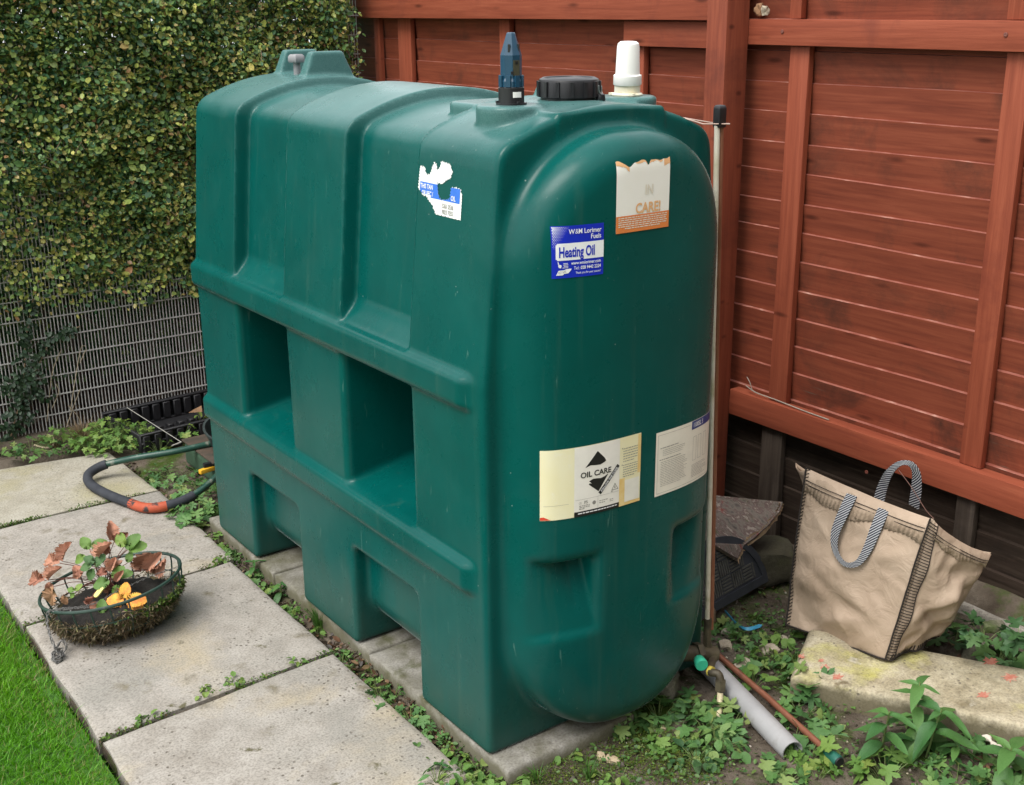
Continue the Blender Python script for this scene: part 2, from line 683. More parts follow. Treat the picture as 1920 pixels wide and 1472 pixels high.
# fill cap
bm = bmesh.new()
CAPC = (0.378, 0.185, 1.509)
lathe(bm, [(0.064, 0.0), (0.064, 0.008), (0.0705, 0.010), (0.0705, 0.043), (0.068, 0.049), (0.060, 0.053), (0.057, 0.0525), (0.055, 0.050), (0.0005, 0.0495)], CAPC, 40)
for k in range(14):
    a = 2 * math.pi * k / 14 + .1
    c = Vector(CAPC) + Vector((0.0715 * math.cos(a), 0.0715 * math.sin(a), 0.028))
    box(bm, c - Vector((0.003, 0.004, 0.017)), c + Vector((0.003, 0.004, 0.017)), Matrix.Rotation(a, 3, 'Z'))
capo = obj('fill_cap', bm, M_BLACK, tank)
bm = bmesh.new()
a = -1.02
o_ = Vector(CAPC) + Vector((0.077 * math.cos(a), 0.077 * math.sin(a), 0))
lathe(bm, [(0.010, 0.0), (0.012, 0.004), (0.010, 0.016), (0.002, 0.019)], o_, 12)
obj('padlock_lug', bm, M_BLACK, capo)
bm = bmesh.new()
t_ = Vector((-math.sin(a), math.cos(a), 0))
tube(bm, smooth_path([o_ + t_ * -.014 + Vector((0, 0, .036)), o_ + t_ * -.009 + Vector((0, 0, .022)), o_ + t_ * 0 + Vector((.003, -.004, .014)),
                      o_ + t_ * .009 + Vector((0, 0, .020)), o_ + t_ * .006 + Vector((0, 0, .034))], 5), 0.0014, 6)
obj('wire_hook', bm, M_STEEL, capo)

# white vent
bm = bmesh.new()
VC = (0.537, 0.163, 1.514)
lathe(bm, [(0.036, 0.0), (0.037, 0.003), (0.035, 0.006), (0.0305, 0.007), (0.0305, 0.024)], VC, 32)
for a in (0.2, 2.2, 4.3):
    lathe(bm, [(0.008, 0), (0.008, 0.005)], (VC[0] + .037 * math.cos(a), VC[1] + .037 * math.sin(a), VC[2] + 0.0015), 10)
vent = obj('vent_base', bm, M_CREAM, tank)
bm = bmesh.new()
tilt = Matrix.Rotation(math.radians(2.5), 3, 'X') @ Matrix.Rotation(math.radians(-2), 3, 'Y')
lathe(bm, [(0.032, 0.025), (0.0335, 0.027), (0.0330, 0.047), (0.0288, 0.050), (0.0262, 0.112), (0.0245, 0.119), (0.019, 0.123), (0.001, 0.1245)], VC, 40, M=tilt)
obj('vent_cap', bm, M_WHITE, tank)

# grey plug between the far lifting fins
bm = bmesh.new()
lathe(bm, [(0.011, 0.0), (0.011, 0.05)], (0.335, 1.50, 1.505), 12)
lathe(bm, [(0.026, 0.05), (0.029, 0.055), (0.028, 0.068), (0.022, 0.074), (0.001, 0.075)], (0.335, 1.50, 1.505), 6)
obj('lifting_plug', bm, M_GREYPL, tank)

# sight tube and outlet valve
M_TUBEW = pm('yellowed_sight_tube', [(0.3, (0.66, 0.63, 0.56)), (0.55, (0.55, 0.50, 0.40)), (0.75, (0.36, 0.33, 0.2))], 6, 0.3, stretch=(1, 1, 2.5))
M_COPPER_AND_REFLECTION = pm('old_copper_and_tube_reflection', [(0.3, (0.20, 0.075, 0.042)), (0.6, (0.27, 0.11, 0.065)), (0.75, (0.10, 0.05, 0.035))], 14, 0.45, metal=0.35, bscale=60, bstr=.2)
M_BRASS = pm('grimy_brass', [(0.35, (0.045, 0.035, 0.025)), (0.6, (0.10, 0.085, 0.05)), (0.75, (0.13, 0.13, 0.09))], 22, 0.55, metal=0.2, bscale=80, bstr=.4)
T0, T1 = Vector((0.690, -0.035, 0.075)), Vector((0.640, -0.035, 1.452))
bm = bmesh.new()
tube(bm, [T0, T0.lerp(T1, .25), T0.lerp(T1, .5), T1], 0.0068, 12)
st = obj('sight_tube', bm, M_TUBEW, tank)
off = Vector((0.0128, -0.001, 0))
bm = bmesh.new()
tube(bm, [T0 + off + Vector((0, 0, .05)), T1 + off], 0.0060, 10)
obj('brown_rod', bm, M_COPPER_AND_REFLECTION, st)  # brown reflection in the clear tube, modelled as a second rod
bm = bmesh.new()
cc = T1 + off * .5
lathe(bm, [(0.0155, -0.004), (0.0155, 0.04), (0.012, 0.046), (0.001, 0.047)], cc, 4, phase=.75)
obj('end_cap', bm, M_BLACK, st, bevel=0.002)
bm = bmesh.new()
tube(bm, [Vector((0.575, 0.02, 1.472)), Vector((0.60, -0.03, 1.458)), cc + Vector((0.016, -0.017, .004)), cc + Vector((0.02, 0.01, .004)), cc + Vector((-0.01, .017, .006)), Vector((0.56, 0.03, 1.474))], 0.0016, 6)
obj('tie_wire', bm, plain('pinkish_wire', (0.5, 0.36, 0.3), .5), st)

V0 = Vector((0.690, -0.035, 0.062))
bm = bmesh.new()
tube(bm, [Vector((0.60, -0.015, 0.075)), Vector((0.655, -0.03, 0.066))], 0.021, 12)
tube(bm, [Vector((0.652, -0.03, 0.066)), Vector((0.668, -0.034, 0.064))], 0.030, 6)
tube(bm, [Vector((0.664, -0.034, 0.064)), Vector((0.712, -0.046, 0.05))], 0.0215, 10)
tube(bm, [V0 + Vector((0, 0, -.01)), V0 + Vector((0, 0, .05))], 0.0125, 6)
tube(bm, [V0 + Vector((-.001, 0, .048)), V0 + Vector((-.001, 0, .10))], 0.0105, 10)
EL = [Vector((0.708, -0.047, 0.05)), GY(1331, 1258, -0.10), GY(1346, 1263, -0.125), GY(1351, 1277, -0.135), GY(1350, 1297, -0.140)]
tube(bm, smooth_path(EL, 4), 0.0105, 10)
tube(bm, [EL[3].lerp(EL[4], -.1), EL[3].lerp(EL[4], .9)], 0.0150, 6)
valve = obj('outlet_valve', bm, M_BRASS, tank)
bm = bmesh.new()
kd = Vector((-0.40, -0.86, -0.08)).normalized()
k0 = GY(1309, 1235, -0.068)
tube(bm, [k0, k0 + kd * .004, k0 + kd * .028, k0 + kd * .031], [0.012, 0.0145, 0.0175, 0.0160], 18)
obj('valve_knob', bm, plain('mint_green_plastic', (0.045, 0.46, 0.28), 0.4, .06), valve)
bm = bmesh.new()
tube(bm, smooth_path([EL[4] + Vector((0, 0, .004)), GY(1350, 1318, -0.150), GY(1348, 1336, -0.17), GZ(1343, 1362, -0.036)], 4), 0.0085, 10)
obj('hose_tail', bm, pm('yellowed_hose', [(0.35, (0.62, 0.53, 0.34)), (0.7, (0.72, 0.62, 0.42))], 30, .5), valve)
bm = bmesh.new()
tube(bm, [EL[1].lerp(EL[2], -.1), EL[1].lerp(EL[2], .35)], 0.0135, 12)
obj('yellow_tape', bm, plain('yellow_ptfe_tape', (0.55, 0.45, 0.08), .5), valve)


# ------------------------------------------------------------------ stickers: flat prints lying on the tank wall
class Face:
    """local (u right, v up) in metres -> place on the tank's near end or on its long side"""

    def __init__(self, side, a0, z0, rot=0.0):
        self.side, self.a0, self.z0, self.c, self.s = side, a0, z0, math.cos(rot), math.sin(rot)

    def __call__(self, uv, lift):
        uv = np.asarray(uv, float).reshape(-1, 2)
        u, v = uv[:, 0] * self.c - uv[:, 1] * self.s, uv[:, 0] * self.s + uv[:, 1] * self.c
        z = self.z0 + v
        if self.side:
            y = self.a0 - u
            x = on_side(y, z) - lift
        else:
            x = self.a0 + u
            y = on_end(x, z) - lift
        return np.stack([x, y, z], 1)


def patch(face, name, mat, parent, u0, v0, u1, v1, lift=0.0012, inside=None, step=0.008, top=None):
    """a sheet over the rectangle; inside(u, v) keeps cells, top(u) gives a ragged upper edge"""
    nu, nv = max(1, int(round((u1 - u0) / step))), max(1, int(round((v1 - v0) / step)))
    us = np.linspace(u0, u1, nu + 1)
    U, V = np.meshgrid(us, np.linspace(0, 1, nv + 1), indexing='ij')
    hi = np.full(nu + 1, v1) if top is None else np.array([top(u) for u in us])
    VV = v0 + V * (hi[:, None] - v0)
    P = face(np.stack([U.ravel(), VV.ravel()], 1), lift)
    F = []
    for i in range(nu):
        for j in range(nv):
            if inside is not None and not inside((us[i] + us[i + 1]) / 2, VV[i, j] + (v1 - v0) / nv / 2):
                continue
            a = i * (nv + 1) + j
            F.append((a, a + nv + 1, a + nv + 2, a + 1))
    return np_mesh(name, P, F, mat, parent)


def drape(bm, face, lift, longest=0.007):
    """cuts a flat (u, v) print small enough to follow the wall and lays it on"""
    bmesh.ops.triangulate(bm, faces=bm.faces[:])
    for _ in range(6):
        es = [e for e in bm.edges if e.calc_length() > longest]
        if not es:
            break
        bmesh.ops.subdivide_edges(bm, edges=es, cuts=1)
        bmesh.ops.triangulate(bm, faces=[q for q in bm.faces if len(q.verts) > 3])
    vs = bm.verts[:]
    P = face([(v.co.x, v.co.y) for v in vs], lift)
    for v, p in zip(vs, P):
        v.co = p


def poly(face, name, mat, parent, polys, lift=0.0018):
    """flat printed shapes given as outlines"""
    bm = bmesh.new()
    for pts in polys:
        bm.faces.new([bm.verts.new((p[0], p[1], 0)) for p in pts])
    drape(bm, face, lift)
    return obj(name, bm, mat, parent, smooth=False)


def text_uv(s, size, bold=0.0, sx=1.0, align='LEFT', shear=0.0):
    cu = bpy.data.curves.new('lettering', 'FONT')
    cu.body = s
    cu.size = size
    cu.offset = bold * size * 1.25
    cu.align_x = align
    cu.shear = shear
    cu.resolution_u = 3
    ob = bpy.data.objects.new('lettering', cu)
    COL.objects.link(ob)
    bpy.context.view_layer.update()
    dg = bpy.context.evaluated_depsgraph_get()
    me = ob.evaluated_get(dg).to_mesh()
    V = [(v.co.x * sx, v.co.y) for v in me.vertices]
    F = [tuple(p.vertices) for p in me.polygons]
    ob.evaluated_get(dg).to_mesh_clear()
    bpy.data.objects.remove(ob)
    bpy.data.curves.remove(cu)
    return V, F


def texts(face, name, mat, parent, items, lift=0.0022):
    """items: (string, u, v, size, bold, sx, align, rotation)"""
    bm = bmesh.new()
    for (s, u, v, size, bold, sx, align, rot) in items:
        V, F = text_uv(s, size, bold, sx, align)
        c, sn = math.cos(rot), math.sin(rot)
        vs = [bm.verts.new((u + a * c - b * sn, v + a * sn + b * c, 0)) for a, b in V]
        for f in F:
            try:
                bm.faces.new([vs[i] for i in f])
            except ValueError:
                pass
    drape(bm, face, lift)
    return obj(name, bm, mat, parent, smooth=False)


def strips(face, name, mat, parent, rects, lift=0.0020):
    ps = []
    for (a, b, c, d) in rects:
        n = max(1, int((c - a) / 0.02))
        for k in range(n):
            x0, x1 = a + (c - a) * k / n, a + (c - a) * (k + 1) / n
            ps.append([(x0, b), (x1, b), (x1, d), (x0, d)])
    return poly(face, name, mat, parent, ps, lift)


def ink(name, c, rough=0.45):
    return plain(name, c, rough, 0.05, 0.03)


M_PAPER = pm('white_vinyl', [(0.3, (0.70, 0.71, 0.70)), (0.55, (0.80, 0.80, 0.79)), (0.75, (0.83, 0.83, 0.82))], 25, .5)
M_INKBLUE = ink('blue_print', (0.006, 0.022, 0.46), .35)
M_INKWHITE = ink('white_print', (0.82, 0.82, 0.84))
M_INKBLACK = ink('black_print', (0.012, 0.012, 0.012))
M_INKORANGE = ink('orange_print', (0.72, 0.22, 0.06))
M_INKFADED = ink('faded_orange_print', (0.76, 0.43, 0.21))
M_INKPALE = ink('nearly_gone_print', (0.72, 0.66, 0.56))
M_INKGREY = ink('grey_print', (0.24, 0.23, 0.21))

# 1 blue heating oil sticker -------------------------------------------------------------------------
f = Face(False, 0.1155, 1.1745)
W1, H1 = 0.117, 0.110
s1 = patch(f, 'heating_oil_sticker', M_INKBLUE, tank, 0, 0, W1, H1)
s1['label'] = 'square blue sticker with white lettering about heating oil'
patch(f, 'white_panel', M_INKWHITE, s1, 0.008, 0.0375, W1, 0.0735, 0.0016, step=0.0026, inside=lambda u, v: not (u < 0.0108 and (v > 0.0708 or v < 0.0402)))
dots = []
for i in range(11):
    for j in range(16):
        u, v = 0.003 + i * 0.0035 + (j % 2) * 0.00175, H1 - 0.003 - j * 0.0029
        r = 0.00185 * (1 - (i * 0.085 + j * 0.045))
        if r > 0.0004:
            dots.append([(u - r, v), (u, v - r), (u + r, v), (u, v + r)])
poly(f, 'halftone_dots', M_INKWHITE, s1, dots, 0.0016)
texts(f, 'lettering', M_INKWHITE, s1, [
    ('W', 0.0345, 0.0925, 0.0145, .012, .86, 'LEFT', 0), ('&', 0.0485, 0.0925, 0.0145, -.004, .86, 'LEFT', 0), ('M Lorimer', 0.110, 0.0925, 0.0145, .012, .86, 'RIGHT', 0),
    ('Fuels', 0.110, 0.0795, 0.0145, .012, .86, 'RIGHT', 0),
    ('www.wmlorimer.com', 0.110, 0.0275, 0.0098, .012, .80, 'RIGHT', 0),
    ('Tel:', 0.059, 0.0165, 0.0100, 0.0, .85, 'RIGHT', 0), ('028 9442 2224', 0.110, 0.0165, 0.0100, .014, .80, 'RIGHT', 0),
    ('Thank you for your custom!', 0.110, 0.0070, 0.0072, 0, .72, 'RIGHT', 0)])
texts(f, 'bold_lettering', M_INKBLUE, s1, [('Heating Oil', 0.0135, 0.0445, 0.0305, .022, .575, 'LEFT', 0)], 0.0022)
poly(f, 'pointing_hand', M_INKWHITE, s1, [
    [(0.0125, 0.0275), (0.0145, 0.0225), (0.0190, 0.0215), (0.0200, 0.0275), (0.0172, 0.0290), (0.0150, 0.0285)],
    [(0.0115, 0.0350), (0.0130, 0.0350), (0.0152, 0.0284), (0.0135, 0.0280)]])
strips(f, 'small_print', M_INKWHITE, s1, [(0.0235, 0.0305, 0.033, 0.0317), (0.0235, 0.0275, 0.034, 0.0287), (0.0245, 0.0245, 0.034, 0.0255), (0.0215, 0.0215, 0.034, 0.0225)])
poly(f, 'logo_tab', M_INKWHITE, s1, [[(0.0085, 0.0065), (0.0225, 0.0065), (0.0255, 0.0090), (0.0345, 0.0100), (0.0405, 0.0165), (0.0415, 0.0195), (0.0300, 0.0190), (0.0255, 0.0172), (0.0135, 0.0165)]])
texts(f, 'logo_lettering', M_INKGREY, s1, [('FLO GAS', 0.0125, 0.0100, 0.0070, 0.0, .62, 'LEFT', 0.12)], 0.0026)

# 2 faded orange notice with a torn top -----------------------------------------------------------------
f = Face(False, 0.2635, 1.2565, rot=0.0)
W2, H2 = 0.150, 0.152
torn = lambda u: H2 - 0.003 - 0.009 * math.exp(-((u - 0.032) / 0.013) ** 2) - 0.013 * math.exp(-((u - 0.087) / 0.0055) ** 2) + 0.0022 * math.sin(u * 80 + 1.2) + 0.0008 * math.sin(u * 300)
s2 = patch(f, 'care_notice', pm('sun_bleached_paper', [(0.3, (0.84, 0.81, 0.74)), (0.7, (0.87, 0.85, 0.81))], 8, .6), tank, 0, 0, W2, H2, top=torn, step=0.0025)
s2['label'] = 'bleached white and orange notice with a torn top edge'
patch(f, 'orange_band', M_INKORANGE, s2, 0, 0, W2, 0.036, 0.0016)
for k, (ua, ub, dep) in enumerate(((0.0, 0.034, .008), (0.052, 0.084, .004), (0.090, 0.128, .003), (0.132, W2, .014))):
    patch(f, 'scorched_edge', M_INKFADED, s2, ua, 0.11, ub, H2, 0.0016, top=torn, step=0.0016,
          inside=lambda u, v, d=dep: v > torn(u) - d - 0.002 * math.sin(u * 210))
rects = []
rr = random.Random(3)
for k in range(6):
    u = 0.006 + (0.018 if k == 5 else 0)
    v = 0.0305 - k * 0.0045
    while u < (0.142 - (0.02 if k == 5 else 0)):
        w = rr.uniform(0.004, 0.012)
        rects.append((u, v, min(u + w, 0.144), v + 0.0021))
        u += w + 0.0017
strips(f, 'small_print', M_INKPALE, s2, rects)
texts(f, 'lettering', M_INKFADED, s2, [('CARE!', 0.125, 0.039, 0.0300, .022, .88, 'RIGHT', 0)])
texts(f, 'faint_lettering', M_INKPALE, s2, [('IN', 0.078, 0.078, 0.028, .02, .85, 'LEFT', 0)])

# 3 oil care label ---------------------------------------------------------------------------------
M_CARD = pm('yellowed_card', [(0.3, (0.80, 0.74, 0.46)), (0.7, (0.82, 0.78, 0.56))], 10, .5, extra=[(14, .6, .75, (0.82, 0.80, 0.68))])
f = Face(False, 0.0945, 0.622)
W3, H3 = 0.256, 0.168
low = lambda u: 0.0
s3 = patch(f, 'oil_care_label', M_CARD, tank, 0, 0, W3, H3, inside=lambda u, v: not (u > 0.075 and u < .195 and v < 0.0025))
s3['label'] = 'cream card with a black split diamond emblem'
patch(f, 'white_panel', ink('off_white_card', (0.80, 0.77, 0.71)), s3, 0.073, 0.004, 0.193, H3 - 0.001, 0.0015)
patch(f, 'black_strip', M_INKBLACK, s3, 0.073, 0.0, 0.193, 0.012, 0.0018)
M_OCHRE = pm('ochre_stain', [(0.3, (0.74, 0.50, 0.17)), (0.7, (0.80, 0.64, 0.32))], 30, .5)
patch(f, 'stained_edge', M_OCHRE, s3, 0.193, 0.0, 0.209, 0.068, 0.0018)
patch(f, 'stained_edge', M_OCHRE, s3, 0.209, 0.0, W3, 0.007, 0.0018)
patch(f, 'stained_edge', M_OCHRE, s3, 0.247, 0.072, W3, H3 - .002, 0.0018)
patch(f, 'pale_panel', ink('pale_card', (0.78, 0.76, 0.68)), s3, 0.209, 0.008, 0.252, 0.062, 0.0018)
poly(f, 'red_corner', ink('red_print', (0.62, 0.06, 0.03)), s3, [[(0.0, 0.001), (0.020, 0.001), (0.006, 0.009), (0.0, 0.008)]])
cx_, cy_ = 0.131, 0.098
poly(f, 'emblem', M_INKBLACK, s3, [
    [(cx_ - 0.0315, cy_ + 0.0175), (cx_ - 0.018, cy_ + 0.0215), (cx_ - 0.004, cy_ + 0.0195), (cx_ + 0.008, cy_ + 0.0185), (cx_ + 0.019, cy_ + 0.0225), (cx_ + 0.0235, cy_ + 0.0255),
     (cx_ + 0.0215, cy_ + 0.0285), (cx_ + 0.014, cy_ + 0.0265), (cx_ + 0.0105, cy_ + 0.0275), (cx_ + 0.0165, cy_ + 0.0305), (cx_ + 0.0185, cy_ + 0.0335), (cx_, cy_ + 0.0525)],
    [(cx_ - 0.0225, cy_ - 0.0240), (cx_ - 0.0195, cy_ - 0.0215), (cx_ - 0.014, cy_ - 0.0235), (cx_ - 0.0215, cy_ - 0.0165), (cx_ - 0.012, cy_ - 0.0125), (cx_ - 0.002, cy_ - 0.0128),
     (cx_ + 0.009, cy_ - 0.0145), (cx_ + 0.019, cy_ - 0.0125), (cx_ + 0.030, cy_ - 0.0080), (cx_ + 0.0035, cy_ - 0.0455)]])
w = 0.0043
aa, bb = np.array([cx_ + 0.0065, cy_ - 0.0515]), np.array([cx_ + 0.0585, cy_ + 0.0065])
d_ = (bb - aa) / np.linalg.norm(bb - aa)
nn = np.array([-d_[1], d_[0]])
poly(f, 'slogan_strip', M_INKBLACK, s3, [[tuple(aa + nn * w), tuple(aa - nn * w), tuple(bb - nn * w), tuple(bb + nn * w)]], 0.0020)
ang = math.atan2(d_[1], d_[0])
texts(f, 'slogan', M_INKWHITE, s3, [('FOLLOW THE CODE', float(((aa + bb) / 2 - nn * 0.0026)[0]), float(((aa + bb) / 2 - nn * 0.0026)[1]), 0.0075, .016, .95, 'CENTER', ang)], 0.0027)
texts(f, 'lettering', M_INKBLACK, s3, [('OIL CARE', cx_ - 0.003, cy_ - 0.0055, 0.0185, .018, 1.02, 'CENTER', 0.0)], 0.0022)
tri = [(0.170, 0.046), (0.1905, 0.046), (0.1802, 0.063)]
tri2 = [(0.1725, 0.0475), (0.188, 0.0475), (0.1802, 0.0602)]
poly(f, 'warning_triangle', M_INKGREY, s3, [[tri[0], tri[1], tri2[1], tri2[0]], [tri[1], tri[2], tri2[2], tri2[1]], [tri[2], tri[0], tri2[0], tri2[2]],
                                          [(0.1785, 0.050), (0.182, 0.050), (0.181, 0.056), (0.1795, 0.056)]])
rects = []
for (u0, u1, v0, n, dv) in ((0.203, 0.246, 0.139, 6, 0.0062), (0.203, 0.246, 0.099, 6, 0.0056), (0.085, 0.112, 0.0245, 3, 0.0038), (0.137, 0.160, 0.0275, 2, 0.005), (0.166, 0.176, 0.0245, 3, 0.004), (0.169, 0.192, 0.043, 1, 0.004)):
    for k in range(n):
        u = u0
        end = u1 - (rr.uniform(0.004, .016) if k == n - 1 else 0)
        while u < end:
            ww = rr.uniform(0.003, 0.008)
            rects.append((u, v0 - k * dv, min(u + ww, end), v0 - k * dv + 0.0016))
            u += ww + 0.0014
rects += [(0.0755, 0.0405, 0.191, 0.0410), (0.133, 0.015, 0.1335, 0.0405), (0.006, 0.035, 0.060, 0.0355), (0.199, 0.140, 0.2015, 0.1425), (0.199, 0.100, 0.2015, 0.1025)]
strips(f, 'small_print', M_INKGREY, s3, rects)
rects = []
u = 0.082
while u < 0.186:
    ww = rr.uniform(0.004, 0.011)
    rects.append((u, 0.0060, u + ww, 0.0085))
    u += ww + 0.0015
strips(f, 'white_small_print', M_INKWHITE, s3, rects, 0.0024)
poly(f, 'round_mark', M_INKGREY, s3, [[(0.1235 + 0.0048 * math.cos(t) * q2, 0.0275 + 0.0048 * math.sin(t) * q2) for t in np.linspace(0, 2 * math.pi, 14)[:-1]] for q2 in (1.0,)])
texts(f, 'small_mark', M_INKGREY, s3, [('CE', 0.084, 0.0300, 0.007, .0, .8, 'LEFT', 0), ('PS', 0.0975, 0.0290, 0.0105, .01, .9, 'LEFT', 0.1)])

# 4 data plate label on the right
f = Face(False, 0.398, 0.617)
W4, H4 = 0.225, 0.160
s4 = patch(f, 'data_label', ink('cream_vinyl', (0.80, 0.76, 0.66)), tank, 0, 0, W4, H4)
s4['label'] = 'cream data label with small grey print and a dark blue tab'
patch(f, 'blue_tab', ink('navy_print', (0.02, 0.045, 0.20)), s4, 0.124, 0.138, W4, H4 - 0.001, 0.0017)
texts(f, 'lettering', M_INKWHITE, s4, [('1100SL S', 0.129, 0.143, 0.0165, .012, .70, 'LEFT', 0)])
rects = [(0.006, 0.006, 0.0066, 0.152), (0.006, 0.152, 0.118, 0.1526), (0.006, 0.006, 0.20, 0.0066)]
for (u0, u1, v0, n, dv, h) in ((0.014, 0.100, 0.118, 1, 0.006, .0018), (0.022, 0.116, 0.112, 4, 0.0044, .0009), (0.012, 0.085, 0.089, 1, 0.004, .0018), (0.016, 0.112, 0.083, 15, 0.0043, .0009), (0.128, 0.2, 0.046, 9, 0.0038, .0009)):
    for k in range(n):
        end = u1 - rr.uniform(0, 0.03)
        u = u0
        while u < end:
            ww = rr.uniform(0.004, 0.014)
            rects.append((u, v0 - k * dv, min(u + ww, end), v0 - k * dv + h))
            u += ww + 0.0014
for uu in (0.131, 0.152, 0.176):
    rects += [(uu, 0.058, uu + .0007, 0.118), (uu + 0.013, 0.058, uu + 0.0137, 0.118), (uu, 0.058, uu + 0.0137, 0.0587), (uu, 0.118, uu + 0.0137, 0.1187)]
strips(f, 'small_print', M_INKGREY, s4, rects)

# 5 torn label on the long side
f = Face(True, 0.3005, 1.277)
W5, H5 = 0.176, 0.122
out = [(0.018, 1.0), (0.000, 0.99), (-0.004, .48), (0.010, .43), (0.02, .35), (0.030, .36), (0.060, .18), (0.075, 0.005), (0.176, 0.0), (0.176, 0.54), (0.168, 0.66), (0.150, 0.68), (0.132, 0.655),
       (0.128, 0.40), (0.095, 0.34), (0.082, 0.42), (0.078, 0.60), (0.074, 0.70), (0.094, 0.69), (0.112, 0.80), (0.126, 0.84), (0.134, 0.99), (0.122, 1.15), (0.086, 1.18), (0.084, 1.06), (0.072, 0.96), (0.067, 1.10), (0.058, 1.13), (0.050, 1.0), (0.044, 0.86), (0.028, 0.83)]
out = [(u, v * 0.1) for u, v in out]


def inpoly(u, v, pts=out):
    u += 0.0016 * math.sin(v * 900 + u * 350)
    v += 0.0014 * math.sin(u * 800 + 1)
    c = False
    for (x1, y1), (x2, y2) in zip(pts, pts[1:] + pts[:1]):
        if (y1 > v) != (y2 > v) and u < (x2 - x1) * (v - y1) / (y2 - y1) + x1:
            c = not c
    return c


s5 = patch(f, 'torn_label', M_PAPER, tank, -0.006, 0.0, W5, 0.120, step=0.0011, inside=inpoly)
s5['label'] = 'half peeled white and blue label on the long side'
band = lambda u, v: inpoly(u, v) and 0.004 < u < 0.168 and 0.034 - 0.0 < v < 0.066 and not (u < .05 and v < 0.040)
patch(f, 'blue_band', ink('mid_blue_print', (0.03, 0.15, 0.60)), s5, -0.006, 0.0, W5, 0.12, 0.0016, step=0.0011, inside=band)
texts(f, 'lettering', M_INKWHITE, s5, [('THIS TAN', 0.007, 0.0525, 0.0145, .016, .82, 'LEFT', 0), ('OR BEC /', 0.014, 0.0375, 0.0145, .016, .80, 'LEFT', 0), ('OIL', 0.134, 0.038, 0.0145, .016, .82, 'LEFT', 0)])
texts(f, 'number', M_INKGREY, s5, [('5261 2536', 0.100, 0.0185, 0.0135, .012, .78, 'LEFT', 0), ('9023 7555', 0.100, 0.0055, 0.0135, .012, .78, 'LEFT', 0)])

# ------------------------------------------------------------------ ground
M_SOIL = pm('damp_soil', spec=.12, stops=[(0.25, (0.048, 0.036, 0.026)), (0.5, (0.105, 0.085, 0.065)), (0.75, (0.19, 0.16, 0.128))], scale=9, rough=0.95, bscale=70, bstr=0.9, bdist=0.012, rand=False,
            extra=[(3.1, .53, .62, (0.045, 0.075, 0.012)), (7.5, .60, .70, (0.03, 0.055, 0.012))])
M_LAWNSOIL = pm('lawn_floor', [(0.3, (0.030, 0.095, 0.008)), (0.7, (0.05, 0.14, 0.012))], 30, 0.95, 90, .5, .01, rand=False)
M_CONC = None


def stone_mat(name, a, b, c, pits=0.6, extra=None, scale=14, foot=None):
    mt, nt, N, L, B = nt_new(name)
    v = mapped(N, L, rand=True)
    n = noise_node(N, L, v, scale, 8, 0.65)
    r = ramp_node(N, [(0.28, a), (0.5, b), (0.72, c)])
    L.new(n.outputs['Fac'], r.inputs[0])
    col = r.outputs[0]
    for sc, lo, hi, cc in (extra or []):
        n2 = noise_node(N, L, v, sc, 6, 0.6, .3)
        r2 = ramp_node(N, [(lo, 0.0), (hi, 1.0)])
        L.new(n2.outputs['Fac'], r2.inputs[0])
        col = mix_col(N, L, r2.outputs[0], col, cc)
    # fine pale and dark grains of the aggregate
    n5 = noise_node(N, L, v, 170, 3, 0.6)
    r5 = ramp_node(N, [(0.36, (0.76, 0.745, 0.73)), (0.5, (1, 1, 1)), (0.64, (1.13, 1.12, 1.10))])
    L.new(n5.outputs['Fac'], r5.inputs[0])
    col = mix_col(N, L, 1.0, col, r5.outputs[0], 'MULTIPLY')
    if foot:                                               # soil and algae crept up from the ground
        tc0 = N.new('ShaderNodeTexCoord')
        sx = N.new('ShaderNodeSeparateXYZ')
        L.new(tc0.outputs['Object'], sx.inputs[0])
        nf = noise_node(N, L, v, 16, 6, .65)
        ma = N.new('ShaderNodeMath')
        ma.operation = 'MULTIPLY_ADD'
        ma.inputs[1].default_value = -0.07
        L.new(nf.outputs['Fac'], ma.inputs[0])
        L.new(sx.outputs['Z'], ma.inputs[2])
        mg = N.new('ShaderNodeMapRange')
        mg.inputs['From Min'].default_value = foot[0]
        mg.inputs['From Max'].default_value = foot[1]
        L.new(ma.outputs[0], mg.inputs['Value'])
        mg.inputs['To Max'].default_value = 0.85
        col = mix_col(N, L, mg.outputs[0], col, foot[2])
    # open pits, in patches
    vo = N.new('ShaderNodeTexVoronoi')
    vo.inputs['Scale'].default_value = 58
    L.new(v, vo.inputs['Vector'])
    rp = ramp_node(N, [(0.14, 1.0), (0.25, 0.0)])
    L.new(vo.outputs['Distance'], rp.inputs[0])
    n6 = noise_node(N, L, v, 6, 4, .6)
    r6 = ramp_node(N, [(0.45, 0.0), (0.62, pits)])
    L.new(n6.outputs['Fac'], r6.inputs[0])
    mu = N.new('ShaderNodeMath')
    mu.operation = 'MULTIPLY'
    L.new(rp.outputs[0], mu.inputs[0])
    L.new(r6.outputs[0], mu.inputs[1])
    col = mix_col(N, L, mu.outputs[0], col, (0.12, 0.105, 0.085))
    L.new(col, B.inputs['Base Color'])
    B.inputs['Roughness'].default_value = 0.92
    B.inputs['Specular IOR Level'].default_value = 0.25
    b1 = bump(N, L, n5.outputs['Fac'], 0.35, 0.002, B)
    inv = N.new('ShaderNodeMath')
    inv.operation = 'SUBTRACT'
    inv.inputs[0].default_value = 1
    L.new(mu.outputs[0], inv.inputs[1])
    bump(N, L, inv.outputs[0], 0.6, 0.003, B, b1)
    return mt


